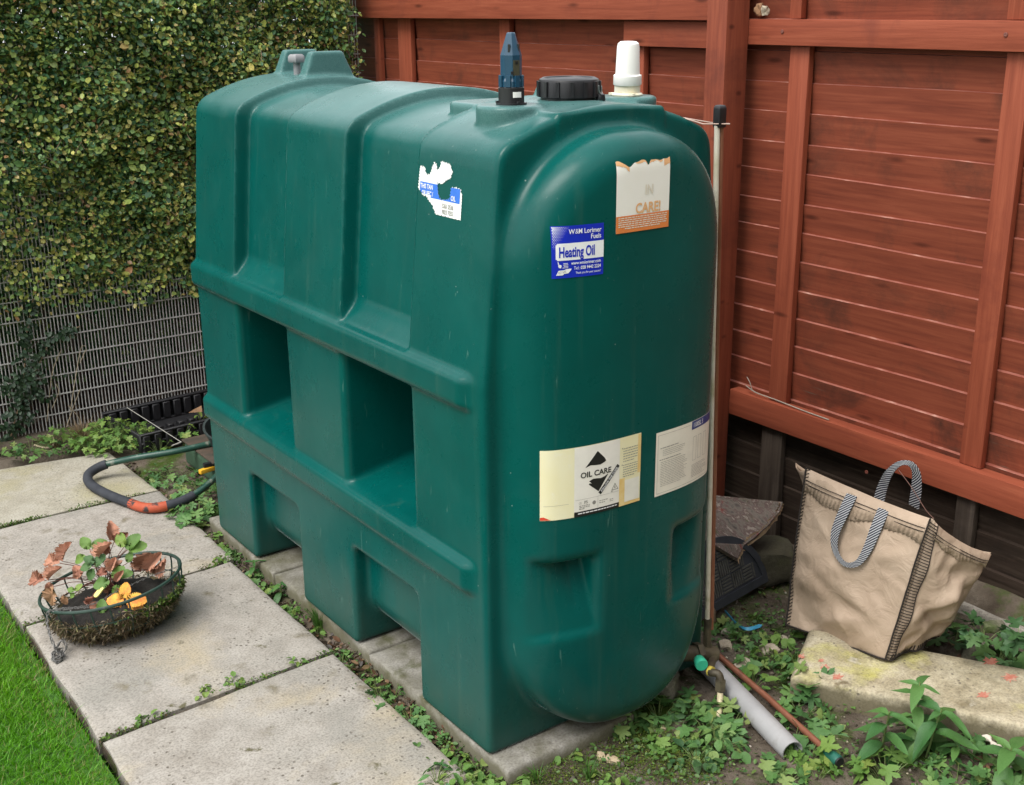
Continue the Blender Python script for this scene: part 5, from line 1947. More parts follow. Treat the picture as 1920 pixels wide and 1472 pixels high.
# green live moss at the right
n = 900
a = RNG.normal(-.15, .38, n)
zz_ = np.array([random.uniform(-.07, liner_top(t) + .014) for t in a])
P = np.array([bk((bowl_r(z) + .002) * math.cos(t), (bowl_r(z) + .002) * math.sin(t), z) for t, z in zip(a, zz_)])
bulk_leaves('live_moss', P, unit(RNG.normal(size=(n, 3)) + np.array([.3, -.5, .6])), RNG.uniform(.006, .014, n), pick([(0.07, 0.14, 0.02), (0.12, 0.20, 0.03), (0.05, 0.09, 0.02)], n, [2, 1, 2]), M_STUFFLEAF, liner)
# compost
bm = bmesh.new()
rings = [[bm.verts.new(bk(0, 0, -.018))]]
for q in range(1, 12):
    r = q / 11
    ringv = []
    for i in range(48):
        t = 2 * math.pi * i / 48
        zt = liner_top(t) - .004
        z = (-.020) * (1 - r ** 2) + zt * r ** 2 + .006 * float(vnoise(r * math.cos(t) * 9, r * math.sin(t) * 9, 0, 8)) + .003 * float(vnoise(r * math.cos(t) * 30, r * math.sin(t) * 30, 0, 9))
        R_ = (bowl_r(zt) - .010) * r
        ringv.append(bm.verts.new(bk(R_ * math.cos(t), R_ * math.sin(t), z)))
    rings.append(ringv)
for i in range(48):
    bm.faces.new((rings[0][0], rings[1][i], rings[1][(i + 1) % 48]))
for p, q in zip(rings[1:], rings[2:]):
    for i in range(48):
        bm.faces.new((p[i], q[i], q[(i + 1) % 48], p[(i + 1) % 48]))
obj('compost', bm, M_DSOIL, basket)
# chains: one heaped over the near rim and hanging down, one strung across
M_CHAIN = plain('grey_weathered_chain', (0.17, 0.165, 0.16), .55, .3, metal=.4)


def chain(pts, name, parent, link=.0075, r=.0012):
    P = smooth_path(pts, 12)
    bm = bmesh.new()
    d = 0.0
    last = P[0]
    flip = 0
    for p in P[1:]:
        d += (p - last).length
        if d > link * .85:
            t = (p - last).normalized()
            s_ = t.orthogonal().normalized()
            if flip % 2:
                s_ = t.cross(s_)
            flip += 1
            loop = [p + t * (link * .62 * math.cos(q)) + s_ * (link * .36 * math.sin(q)) for q in (2 * math.pi * k / 7 for k in range(8))]
            tube(bm, loop, r, 4, False)
            d = 0
        last = p
    return obj(name, bm, M_CHAIN, parent)


ex = bk(-.125, -.170, 0.0)
e2 = GZ(108, 1236, -.025)
chain([bk(-.06, -.155, -.012), bk(-.10, -.175, .004), ex, ex + Vector((0, 0, -.03)) - fwd * .016, e2.lerp(ex, .45) - fwd * .012, e2 + Vector((.004, 0, .02)), e2 + rgt * .012, e2 + rgt * .0 - fwd * .012, e2 - rgt * .014 + Vector((0, 0, .004)), e2 + fwd * .02, e2 + fwd * .045 + rgt * .01 + Vector((0, 0, .012)), e2 + fwd * .05 - rgt * .004 + Vector((0, 0, .03)), e2 + fwd * .03 - rgt * .02], 'chain', basket, .010, .0019)
chain([e2 + rgt * .006 + fwd * .02 + Vector((0, 0, .02)), e2 + rgt * .012 + Vector((0, 0, .012)), e2 - rgt * .008 - fwd * .008 + Vector((0, 0, .008)), e2 + fwd * .015 - rgt * .01 + Vector((0, 0, .015)), e2 + rgt * .014 + fwd * .012 + Vector((0, 0, .005)), e2 + rgt * .004 - fwd * .016, e2 - rgt * .012 + Vector((0, 0, .018)), e2 + rgt * .01 + fwd * .01 + Vector((0, 0, .026)), e2 + Vector((0, 0, .035))], 'chain', basket, .010, .0019)
chain([bk(-.11, -.165, .006), bk(-.02, -.130, -.012), bk(.05, -.085, .0), bk(.13, -.02, .006), bk(BR - .004, .03, .004)], 'chain', basket, .0062, .0009)
chain([bk(-.12, -.165, .004), bk(-.06, -.178, .006), bk(.0, -.19, .006)], 'chain', basket, .0062, .0009)
# flattened cream stick label, lying on the compost
def capsule_slab(c, d, ln, w, t, name, mat, parent=None):
    bm = bmesh.new()
    d = d.normalized()
    s_ = d.cross(Vector((0, 0, 1))).normalized()
    u = s_.cross(d).normalized()
    pts = [c + d * (-ln / 2 + w / 2) + (-d * math.cos(q) + s_ * math.sin(q)) * w / 2 for q in np.linspace(-math.pi / 2, math.pi / 2, 7)][::-1] + [c + d * (ln / 2 - w / 2) + (d * math.cos(q) + s_ * math.sin(q)) * w / 2 for q in np.linspace(-math.pi / 2, math.pi / 2, 7)]
    pts = [p for p in pts]
    lo_ = [bm.verts.new(p) for p in pts]
    hi_ = [bm.verts.new(p + u * t) for p in pts]
    n = len(pts)
    bm.faces.new(lo_)
    bm.faces.new(hi_)
    for k in range(n):
        bm.faces.new((lo_[k], lo_[(k + 1) % n], hi_[(k + 1) % n], hi_[k]))
    return obj(name, bm, mat, parent, smooth=False)


tagp = capsule_slab(bk(-.005, -.075, .004), (rgt * .45 + fwd * .75 + Vector((0, 0, .55))), .048, .017, .004, 'yellow_seed_leaf', pm('pale_yellow_leaf', [(0.3, (0.62, 0.52, 0.14)), (0.7, (0.74, 0.66, 0.26))], 30, .6))
tagp.name = 'fallen_leaf'
tag(tagp, 'pale yellow oval fallen leaf on the compost of the hanging basket', 'fallen leaf')

M_SBG = leaf_material('strawberry_green', [(0.0, (0.10, 0.21, 0.045)), (0.6, (0.17, 0.30, 0.055)), (1.0, (0.25, 0.36, 0.07))], .5, .3)
M_SBDG = leaf_material('strawberry_dark_green', [(0.0, (0.045, 0.12, 0.04)), (1.0, (0.085, 0.18, 0.05))], .5, .25)
M_SBR = leaf_material('strawberry_withered', [(0.0, (0.30, 0.12, 0.085)), (0.5, (0.46, 0.22, 0.15)), (1.0, (0.56, 0.29, 0.20))], .7, .2)
M_SBT = leaf_material('strawberry_tan', [(0.0, (0.40, 0.22, 0.12)), (1.0, (0.48, 0.29, 0.17))], .7, .2)
M_SBO = pm('strawberry_orange', [(0.3, (0.74, 0.50, 0.07)), (0.5, (0.74, 0.34, 0.045)), (0.62, (0.66, 0.20, 0.04)), (0.75, (0.62, 0.52, 0.08))], 2.2, .55, 14, .4, .02)


def toothed():
    pts = [(0, 0)]
    for k in range(11):
        t = k / 10
        w = .40 * math.sin(math.pi * (.08 + .87 * t) ** .9) ** .7
        pts.append((.06 + .92 * t, -w - .02))
        pts.append((.06 + .92 * t + .045, -w * .93 + .035))
    back = [(u, -v) for u, v in pts[1:][::-1]]
    return pts + [(1.0, 0)] + back


SBM = {}
for nm, mt, fo, dr in (('g', M_SBG, .25, .25), ('d', M_SBDG, .3, .2), ('r', M_SBR, 1.1, .7), ('r2', M_SBR, 1.6, .35), ('t', M_SBT, .7, .5), ('o', M_SBO, .2, .25)):
    SBM[nm] = leaf_mesh('leaflet', toothed(), .2, dr, mt, fo, .10 if nm in ('r', 'r2', 't') else .045)
plant = thing('strawberry_plant', 'strawberry plant with green, orange and withered brown leaves in the wire basket', 'strawberry plant', tuple(bk(-.01, .0, -.02)))


def bpx(px, py, y):
    """point of the basket seen at a picture position, y metres behind the rim's middle (along the view)"""
    n = fwd
    o = bc + fwd * y
    d = Vector(ray(px, py))
    c = Vector(CAM)
    return c + d * ((o - c).dot(n) / d.dot(n))


CROWN = bk(-.015, .01, -.02)
# (picture position of the leaf's joint, depth, direction in the picture in degrees, kind, size)
LV = [((237, 1030), .03, 60, 'g', .062), ((240, 1030), .03, 20, 'g', .060), ((232, 1026), .03, 110, 'g', .052),
      ((172, 1026), .03, 30, 'g', .050), ((168, 1030), .03, 120, 'g', .050), ((160, 1042), .02, 215, 'g', .042),
      ((176, 1056), -.01, 140, 'd', .040), ((178, 1062), -.01, 60, 'd', .048), ((176, 1066), -.02, 250, 'd', .042), ((172, 1062), -.02, 190, 'd', .040),
      ((212, 1085), -.05, 60, 'g', .050), ((206, 1092), -.06, 190, 'g', .058), ((214, 1098), -.06, 300, 'g', .050), ((222, 1080), -.05, 20, 'g', .045),
      ((240, 1055), .02, 80, 'g', .036), ((228, 1062), .02, 200, 'g', .036),
      ((140, 1108), -.07, 160, 'g', .026), ((142, 1108), -.07, 60, 'g', .028), ((140, 1112), -.07, 230, 'g', .022), ((192, 1150), -.14, 95, 'g', .045),
      ((206, 1014), .06, 90, 'r2', .066), ((214, 1016), .05, 40, 'r', .046), ((204, 1020), .05, 250, 'r', .04), 
      ((116, 1052), .03, 75, 'r2', .066), ((112, 1056), .03, 165, 'r', .062), 
      ((90, 1088), -.02, 60, 'r2', .056), ((84, 1088), -.02, 175, 'r', .064), ((90, 1092), -.03, 285, 'r', .036),
      ((100, 1100), -.06, 260, 't', .062), ((116, 1118), -.08, 300, 't', .03),
      ((186, 1048), .01, 70, 'r2', .062), ((200, 1046), .0, 330, 'r2', .05), ((150, 1082), -.02, 110, 'r', .045), ((140, 1085), -.02, 60, 'r', .035),
      ((206, 1072), -.03, 75, 'r2', .048), ((216, 1090), -.07, 60, 'r2', .04), ((200, 1078), -.03, 150, 'r', .04),
      ((264, 1072), .06, 80, 'r2', .066), ((272, 1070), .05, 55, 'r2', .075), ((280, 1068), .04, 30, 'r2', .06),
      ((236, 1128), -.13, 10, 'o', .064), ((232, 1128), -.13, 170, 'o', .058), ((234, 1122), -.12, 90, 'o', .05), ((240, 1130), -.13, 330, 'o', .055), ((228, 1130), -.13, 230, 'o', .04),
      ((168, 1138), -.12, 10, 'r', .035), ((165, 1135), -.11, 70, 'r2', .03), ((185, 1098), -.04, 330, 'r', .04)]
upv = Vector((0, 0, 1))
bm = bmesh.new()
for (pp, dy, dirn, kd_, sz) in LV:
    p = bpx(pp[0], pp[1], dy)
    t = (rgt * math.cos(math.radians(dirn)) + upv * math.sin(math.radians(dirn)) * .75 + fwd * math.sin(math.radians(dirn)) * .35).normalized()
    nrm = (upv * .75 - fwd * .75 + rgt * random.gauss(0, .25)).normalized()
    if kd_ in ('r2',):
        nrm = (upv * .3 - fwd * .6 + rgt * random.gauss(0, .9)).normalized()
    nrm = (nrm - t * nrm.dot(t)).normalized()
    b = nrm.cross(t)
    o = bpy.data.objects.new('leaf', SBM[kd_])
    COL.objects.link(o)
    o.parent = plant
    Mx = Matrix((t, b, nrm)).transposed()
    o.rotation_euler = Mx.to_euler()
    o.location = p - Vector(plant.location)
    sz *= .9
    o.scale = (sz, sz * (.8 if kd_ == 'r2' else 1.0), sz)
    foot = CROWN + Vector((random.gauss(0, .012), random.gauss(0, .012), 0))
    mid = foot.lerp(p, .55) + Vector((0, 0, .018))
    tube(bm, smooth_path([foot, mid, p], 4), .0011, 4, False)
obj('stalk', bm, plain('strawberry_stalk', (0.13, 0.045, 0.032), .6, .3), plant)

# ------------------------------------------------------------------ bent tubular handle, crate and mower parts behind the tank
M_FOAM = pm('worn_grip', [(0.3, (0.016, 0.019, 0.026)), (0.6, (0.030, 0.034, 0.044)), (0.8, (0.05, 0.05, 0.055))], 20, .75, 60, .3)
M_RUSTRED = pm('flaking_orange_red', [(0.3, (0.34, 0.055, 0.022)), (0.55, (0.40, 0.075, 0.030)), (0.64, (0.03, 0.025, 0.025))], 26, .7, 50, .4)
M_GTUBE = pm('green_enamel_tube', [(0.3, (0.010, 0.045, 0.034)), (0.58, (0.020, 0.07, 0.05)), (0.70, (0.20, 0.21, 0.17))], 22, .4)
mower = thing('hand_mower', 'old green hand mower with a padded bent tube handle behind the tank', 'lawn mower', (0.2, 2.3, -0.04))
HP = [(GZ(395, 832, .075)), GZ(330, 846, .070), GZ(262, 857, .055), GZ(222, 865, .035), GZ(190, 874, .018), GZ(166, 890, .002), GZ(170, 908, -.010), GZ(200, 926, -.012), GZ(240, 942, -.012), GZ(272, 952, -.012), GZ(306, 950, -.010), GZ(345, 938, -.004), GZ(378, 918, .01), GZ(410, 890, .03)]
HP = smooth_path(HP, 6)
nH = len(HP)


def part_tube(name, i0, i1, r, mat, parent=mower):
    bm = bmesh.new()
    tube(bm, HP[i0:i1 + 1], r, 12)
    return obj(name, bm, mat, parent)


hd = part_tube('handle_tube', 0, nH - 1, 0.0125, M_GTUBE)
part_tube('grip', 22, 50, 0.0185, M_FOAM)
part_tube('grip', 60, 69, 0.0185, M_FOAM)
part_tube('worn_grip_patch', 49, 61, 0.0187, M_RUSTRED)
bm = bmesh.new()
box(bm, (0.165, 2.09, -0.04), (0.45, 2.40, 0.055))
obj('grass_box', bm, plain('faded_green_housing', (0.035, 0.075, 0.045), .6, .25), mower, bevel=.02, segs=3)
bm = bmesh.new()
box(bm, (0.160, 2.08, 0.056), (0.46, 2.41, 0.064))
obj('rusty_band', bm, pm('rusty_band', [(0.3, (0.03, 0.028, 0.02)), (0.7, (0.085, 0.055, 0.038))], 20, .8), mower, bevel=.004)
bm = bmesh.new()
R_ = Matrix.Rotation(math.radians(20), 3, 'X')
lathe(bm, [(0.06, 0.0), (0.088, 0.07), (0.094, 0.072), (0.094, 0.078), (0.086, 0.078), (0.062, 0.02), (0.001, 0.018)], (0.285, 2.25, 0.066), 28, M=R_)
tag(obj('plant_pot', bm, plain('dark_grey_green_pot', (0.022, 0.033, 0.032), .5)), 'dark round pot standing on the mower box, half hidden by the tank', 'plant pot')
bm = bmesh.new()
yp = GZ(383, 882, .035)
box(bm, yp - Vector((.022, .010, .009)), yp + Vector((.05, .010, .009)), Matrix.Rotation(.2, 3, 'Z'))
obj('yellow_lever', bm, plain('yellow_plastic', (0.72, 0.40, 0.03), .4), mower, bevel=.004)
bm = bmesh.new()
box(bm, yp + Vector((.0, -.004, .010)), yp + Vector((.05, .014, .026)))
obj('lever_clip', bm, M_BLACK, mower, bevel=.003)

# black moulded crate lying against the mesh
M_CRATE = plain('black_recycled_plastic', (0.010, 0.010, 0.012), .6, .3, .3)
crate = thing('plastic_crate', 'black moulded plastic crate with slotted sides lying by the mesh fence', 'crate', (0.33, 2.80, -.03))
c0 = Vector((0.07, 2.62, -.045))
ux = Vector((1, .08, 0)).normalized()
uy = Vector((-.08, 1, 0)).normalized()


def cb(name, x0, x1, y0, y1, z0, z1, rot=0.0):
    bm = bmesh.new()
    vs = box(bm, (x0, y0, z0), (x1, y1, z1))
    if rot:
        bmesh.ops.rotate(bm, verts=vs, cent=(x0, y0, z0), matrix=Matrix.Rotation(rot, 3, 'X'))
    for v in bm.verts:
        p = v.co.copy()
        v.co = c0 + ux * p.x + uy * p.y + Vector((0, 0, p.z * .62))
    return obj(name, bm, M_CRATE, crate, bevel=.003, segs=1)


W_ = 0.62
cb('floor_panel', 0, W_, 0.0, 0.34, 0.0, 0.008)
cb('front_rail', -.01, W_, -.012, .004, .125, .142)
cb('front_rail', -.005, W_, -.010, .006, .0, .018)
cb('front_rail', -.005, W_, -.008, .004, .062, .078)
for k in range(13):
    cb('front_post', k * .05, k * .05 + .030, -.014, .002, .0172, .1262)
cb('rear_rail', -.02, W_, .345, .365, .135, .152)
cb('rear_panel', -.02, W_, .3645, .372, .0, .15)
cb('front_panel', -.01, W_, .0045, .010, .009, .132)
cb('rear_rail', -.01, W_, .342, .362, .0, .02)
for k in range(13):
    cb('rear_post', k * .05, k * .05 + .034, .338, .358, .019, .136)
cb('side_panel', -.008, .004, .002, .35, .0, .13)
for k in range(12):
    cb('floor_knob', k * .05 + .006, k * .05 + .034, .20, .24, .007, .045)
    cb('floor_knob', k * .05 + .006, k * .05 + .034, .09, .13, .007, .045)
bm = bmesh.new()
lf = GZ(366, 769, .05)
vs = [bm.verts.new(lf + rgt * a + Vector((0, 0, b))) for a, b in ((-.03, -.012), (.03, -.008), (.03, .02), (0, .006))]
bm.faces.new(vs)
r_ = bmesh.ops.extrude_face_region(bm, geom=bm.faces[:])
bmesh.ops.translate(bm, verts=[v for v in r_['geom'] if isinstance(v, bmesh.types.BMVert)], vec=fwd * .002)
tag(obj('fallen_leaf', bm, M_SBT, smooth=False), 'tan dead leaf caught on the black crate at the tank edge', 'fallen leaf')
bm = bmesh.new()
tube(bm, [GZ(238, 764, .10), GZ(340, 829, .02), ], .0016, 5)
tube(bm, [GZ(340, 829, .02), GZ(322, 836, .015)], .003, 5)
tag(obj('wire_strand', bm, plain('pale_wire', (0.32, 0.31, 0.28), .5)), 'thin straight wire strand slanting across the black crate', 'wire')
bm = bmesh.new()
tube(bm, smooth_path([G(65, 838) + Vector((0, 0, .008)), G(85, 843) + Vector((0, 0, .008)), G(99, 840) + Vector((0, 0, .01)), G(102, 830) + Vector((0, 0, .014)), G(92, 820) + Vector((0, 0, .012))], 5), [.004] * 20 + [.003], 6)
tag(obj('dead_root', bm, plain('bleached_root', (0.42, 0.34, 0.24), .8)), 'curled pale dead root on the soil at the mesh fence', 'root')
bm = bmesh.new()
for (a, b, c) in (((88, 790), (98, 700), (115, 655)), ((98, 765), (110, 735), (105, 720)), ((140, 830), (150, 790), (128, 760)), ((132, 770), (150, 660), (160, 648)), ((125, 800), (135, 770), (150, 730)), ((20, 850), (30, 810), (38, 790)), ((150, 680), (158, 662), (162, 655))):
    tube(bm, smooth_path([GY(*a, 3.135), GY(*b, 3.14), GY(*c, 3.145)], 5), .0016, 5)
tag(obj('dry_stalk', bm, plain('straw_stalk', (0.42, 0.35, 0.24), .8)), 'thin dry straw stalks leaning against the wire mesh at the left', 'dry stalks', kind='stuff')

# ------------------------------------------------------------------ pipe, copper rod, mat, board, blocks on the right
M_PIPE = pm('grey_drain_pipe', [(0.3, (0.27, 0.27, 0.275)), (0.6, (0.33, 0.33, 0.335)), (0.78, (0.20, 0.19, 0.175))], 12, .5, 60, .15)
p0, p1 = Vector((0.755, 0.075, -0.012)), GZ(1486, 1410, -0.018)
dv = (p1 - p0).normalized()
bm = bmesh.new()
q_ = dv.to_track_quat('Z', 'Y').to_matrix()
lathe(bm, [(0.0262, 0.0), (0.0285, 0.0), (0.0285, (p1 - p0).length), (0.0258, (p1 - p0).length), (0.0255, (p1 - p0).length - .12), (0.0005, (p1 - p0).length - .125)], p0, 32, M=q_)
tag(obj('drain_pipe', bm, M_PIPE), 'short grey plastic pipe lying open-ended on the soil', 'pipe')
rod = thing('brown_rod', 'rusty brown copper pipe with green end cap lying beside the grey pipe', 'copper pipe', tuple(GZ(1450, 1340, -.03)))
r0, r1 = Vector((0.800, 0.06, -0.012)), GZ(1568, 1424, -0.020)
bm = bmesh.new()
tube(bm, [r0, r0.lerp(r1, .5) + Vector((0, 0, .004)), r1], .0085, 12)
obj('rod', bm, M_COPPER_AND_REFLECTION, rod)
dr_ = (r1 - r0).normalized()
bm = bmesh.new()
tube(bm, [r1 - dr_ * .045, r1 - dr_ * .043, r1 + dr_ * .004, r1 + dr_ * .010], [.0125, .0145, .0150, .0135], 14)
obj('green_cap', bm, plain('dark_green_cap', (0.008, 0.10, 0.07), .45), rod)
bm = bmesh.new()
tube(bm, [r1 + dr_ * .0102, r1 + dr_ * .014], [.0125, .0120], 14)
obj('cap_end', bm, M_BLACK, rod)

# quarter-round rubber mat leaning between tank and board
M_RUB = plain('black_rubber', (0.040, 0.044, 0.053), .55, .2, .3)
M_RUB2 = plain('dusty_rubber', (0.085, 0.083, 0.072), .8, .3, .4)
matt = thing('rubber_mat', 'half-round dark rubber door mat propped behind the sight tube', 'door mat', (1.05, .25, 0))
A_ = G(1437, 1104) + Vector((0, 0, .03))
B_ = Vector((0.80, 0.20, -.03))
e1 = (A_ - B_)
wd = e1.length * 1.0
e1.normalize()
Tp = GX(1330, 1012, 1.02)
e2_ = (Tp - B_)
e2_ = (e2_ - e1 * e2_.dot(e1)).normalized()
e3 = e1.cross(e2_)
if e3.dot(Vector(CAM) - B_) < 0:
    e3 = -e3


def mp(a, b, c=0.0):
    return B_ + e1 * a + e2_ * b + e3 * c


hgt_ = 0.21


def outline(s):
    return [(wd * .5 - wd * .5 * s * math.cos(t), hgt_ * s * math.sin(t) + (.012 * (1 - s))) for t in np.linspace(0, math.pi, 26)]


bm = bmesh.new()
o1, o2 = outline(1.0), outline(.88)
o2 = [(a, max(b, .026)) for a, b in o2]
va = [bm.verts.new(mp(a, b, 0)) for a, b in o1]
vb = [bm.verts.new(mp(a, b, .010)) for a, b in o1]
vc = [bm.verts.new(mp(a, b, .012)) for a, b in o2]
vd = [bm.verts.new(mp(a, b, .006)) for a, b in o2]
n = len(o1)
for k in range(n):
    j = (k + 1) % n
    for p, q in ((va, vb), (vb, vc), (vc, vd)):
        bm.faces.new((p[k], p[j], q[j], q[k]))
bm.faces.new(va)
bm.faces.new(vd)
obj('border', bm, M_RUB, matt, smooth=False)
bm = bmesh.new()
bl = 0.052
for i in range(12):
    for j in range(6):
        a0, b0 = .03 + i * bl, .035 + j * bl
        for q in range(5):
            if (i + j) % 2:
                lo_, hi_ = (a0 + q * bl / 5, b0), (a0 + q * bl / 5 + .005, b0 + bl * .88)
            else:
                lo_, hi_ = (a0, b0 + q * bl / 5), (a0 + bl * .88, b0 + q * bl / 5 + .005)
            ok = all(((a - wd * .5) / (wd * .5 * .86)) ** 2 + (b / (hgt_ * .86)) ** 2 < 1 for a in (lo_[0], hi_[0]) for b in (lo_[1], hi_[1]))
            if ok:
                vs = [bm.verts.new(mp(a, b, c)) for c in (.0061, .0095) for a, b in ((lo_[0], lo_[1]), (hi_[0], lo_[1]), (hi_[0], hi_[1]), (lo_[0], hi_[1]))]
                bm.faces.new(vs[4:])
                for k in range(4):
                    bm.faces.new((vs[k], vs[(k + 1) % 4], vs[4 + (k + 1) % 4], vs[4 + k]))
obj('raised_ribs', bm, M_RUB2, matt, smooth=False)['kind'] = 'stuff'
# broken painted board above the mat, on a rotten log
M_OLDBD = pm('peeling_painted_board', [(0.30, (0.075, 0.063, 0.054)), (0.45, (0.18, 0.155, 0.13)), (0.55, (0.12, 0.075, 0.066)), (0.63, (0.33, 0.29, 0.245)), (0.75, (0.075, 0.066, 0.062))], 9, .9, 60, .8, .006, stretch=(6, 1.5, 6),
              extra=[(4, .60, .68, (0.20, 0.05, 0.04)), (5, .62, .7, (0.10, 0.10, 0.05))])
M_RAWWD = pm('splintered_wood', [(0.3, (0.30, 0.20, 0.115)), (0.7, (0.46, 0.33, 0.21))], 30, .9, 90, .8, .005)
Bp = [GX(1300, 925, 1.15), GX(1468, 941, 1.36), GX(1462, 958, 1.34), GX(1440, 985, 1.27), GX(1412, 1010, 1.20), GX(1395, 1022, 1.16), GX(1383, 1047, 1.10), GX(1340, 1022, 1.02), GX(1300, 1000, .95)]
broke = thing('broken_board', 'broken board with peeling paint and a splintered edge behind the tank', 'board', tuple(Bp[3]))
nb = (Bp[1] - Bp[0]).cross(Bp[6] - Bp[0]).normalized()
if nb.z < 0:
    nb = -nb
bm = bmesh.new()
up_ = [bm.verts.new(p) for p in Bp]
dn_ = [bm.verts.new(p - nb * .016) for p in Bp]
bm.faces.new(up_)
bm.faces.new(dn_)
for k in range(len(Bp)):
    bm.faces.new((up_[k], up_[(k + 1) % len(Bp)], dn_[(k + 1) % len(Bp)], dn_[k]))
bmesh.ops.triangulate(bm, faces=[f for f in bm.faces if len(f.verts) > 4])
obj('panel', bm, M_OLDBD, broke, smooth=False)
bm = bmesh.new()
ed = smooth_path(Bp[1:7], 7)
pts_o, pts_i = [], []
for k, p in enumerate(ed):
    inn = (Bp[0].lerp(Bp[8], .5) - p).normalized()
    jag = random.uniform(-.004, .007)
    pts_o.append(p - inn * (.004 + max(0, jag)) - nb * random.uniform(.010, .02))
    pts_i.append(p + inn * (.004 + random.uniform(0, .016)) + nb * .0012)
vo_, vi_ = [bm.verts.new(p) for p in pts_o], [bm.verts.new(p) for p in pts_i]
for k in range(len(ed) - 1):
    bm.faces.new((vo_[k], vo_[k + 1], vi_[k + 1], vi_[k]))
obj('splintered_edge', bm, M_RAWWD, broke, smooth=False)
rock('log', GX(1432, 1050, 1.30), (.13, .10, .075), 6, pm('rotten_mossy_log', [(0.3, (0.03, 0.025, 0.017)), (0.6, (0.06, 0.055, 0.032)), (0.75, (0.075, 0.085, 0.03))], 9, .95, 50, .8, .01), None, 'dark mossy rotten log end under the broken board', 'log', rz=-.5)
rock('stone', G(1325, 1185) + Vector((.06, .07, .02)), (.07, .05, .035), 12, pm('tan_stone', [(0.3, (0.14, 0.095, 0.06)), (0.7, (0.24, 0.17, 0.11))], 8, .9, 40, .6), None, 'tan brick lump lying behind the foot of the sight tube', 'stone', rz=.6)
STG = 'rubble stones between pipe and painted block'
for (px, py, s_, sd, lab) in ((1368, 1190, .026, 2, 'small grey rubble stone nearest the sight tube foot'), (1360, 1215, .030, 4, 'small pale rubble stone just above the grey pipe'), (1392, 1252, .040, 7, 'flat pale stone lying between copper rod and weeds'), (1442, 1222, .03, 9, 'greenish stone in the weeds left of the painted block'), (1470, 1202, .018, 14, 'tiny tan stone under the bag corner')):
    rock('stone', G(px, py) + Vector((0, 0, .006)), (s_, s_ * .8, s_ * .5), sd, M_PALE, None, lab, 'stone', STG, rz=sd)
for (px, py, s_, sd, lab) in ((1238, 1365, .022, 21, 'pale dry leaf-like stone flake on the moss before the tank'), (1128, 1420, .018, 23, 'left small shell-like flake on the soil before the base slab'), (1150, 1428, .022, 24, 'right curled pale flake on the soil before the base slab'), (1600, 1290, .02, 28, 'small stone against the front of the painted block')):
    rock('stone', G(px, py) + Vector((0, 0, .004)), (s_, s_ * .7, s_ * .35), sd, pm('dry_flake', [(0.3, (0.34, 0.26, 0.16)), (0.7, (0.50, 0.42, 0.29))], 30, .8), None, lab, 'stone', 'pale flakes on the soil', rz=sd, rough=.5)
# the painted concrete block
LB = [Vector((0.835, -0.262, 0)), Vector((1.08, -0.790, 0)), Vector((1.355, -0.700, 0)), Vector((1.075, -0.085, 0))]
LZ = 0.030
L0, L1, L2, L3 = GZ(1483, 1266, LZ), GZ(1940, 1366, LZ), GZ(1940, 1252, LZ), GZ(1518, 1178, LZ)
lintel = thing('concrete_block', 'long mossy concrete block splashed with red paint under the bag', 'concrete block', tuple((L0 + L2) / 2))
M_LINT = stone_mat('lichened_concrete', (0.24, 0.20, 0.125), (0.40, 0.355, 0.25), (0.52, 0.47, 0.36), .8, extra=[(4.2, .55, .72, (0.42, 0.40, 0.10)), (9, .62, .72, (0.13, 0.10, 0.055)), (16, .64, .72, (0.56, 0.52, 0.42))], scale=11, foot=(-.030, -.062, (0.085, 0.072, 0.04)))
far = (L1 - L0).normalized() * .25
slab(lintel, 'block', [tuple(L0.xy), tuple((L1 + far).xy), tuple((L2 + far).xy), tuple(L3.xy)], -0.075, LZ, M_LINT, 91, amp=.003, edge=.010, n=40)
lintel.children[0].data.set_sharp_from_angle(angle=math.radians(60))
M_SPLASH = pm('faded_red_paint', [(0.35, (0.40, 0.12, 0.08)), (0.55, (0.46, 0.20, 0.14)), (0.68, (0.44, 0.36, 0.26))], 70, .85)
for (px, py, r) in ((1857, 1240, 14), (1896, 1270, 15), (1844, 1302, 12), (1503, 1232, 8), (1540, 1240, 6), (1546, 1252, 9), (1570, 1270, 11)):
    bm = bmesh.new()
    ring_ = []

    def on_top(px_, py_):
        p = GZ(px_, py_, LZ)
        return Vector((p.x, p.y, LZ + .001 + .003 * float(fbm(p.x * 8, p.y * 8, 93))))

    for k in range(30):
        t = 2 * math.pi * k / 30
        rr2 = r * random.uniform(.45, .95) * (1.35 if k % 4 == 0 else 1)
        ring_.append(bm.verts.new(on_top(px + rr2 * 1.15 * math.cos(t), py + rr2 * .62 * math.sin(t))))
    c_ = bm.verts.new(on_top(px, py))
    for k in range(30):
        bm.faces.new((c_, ring_[k], ring_[(k + 1) % 30]))
    obj('paint_splash', bm, M_SPLASH, lintel, smooth=False)
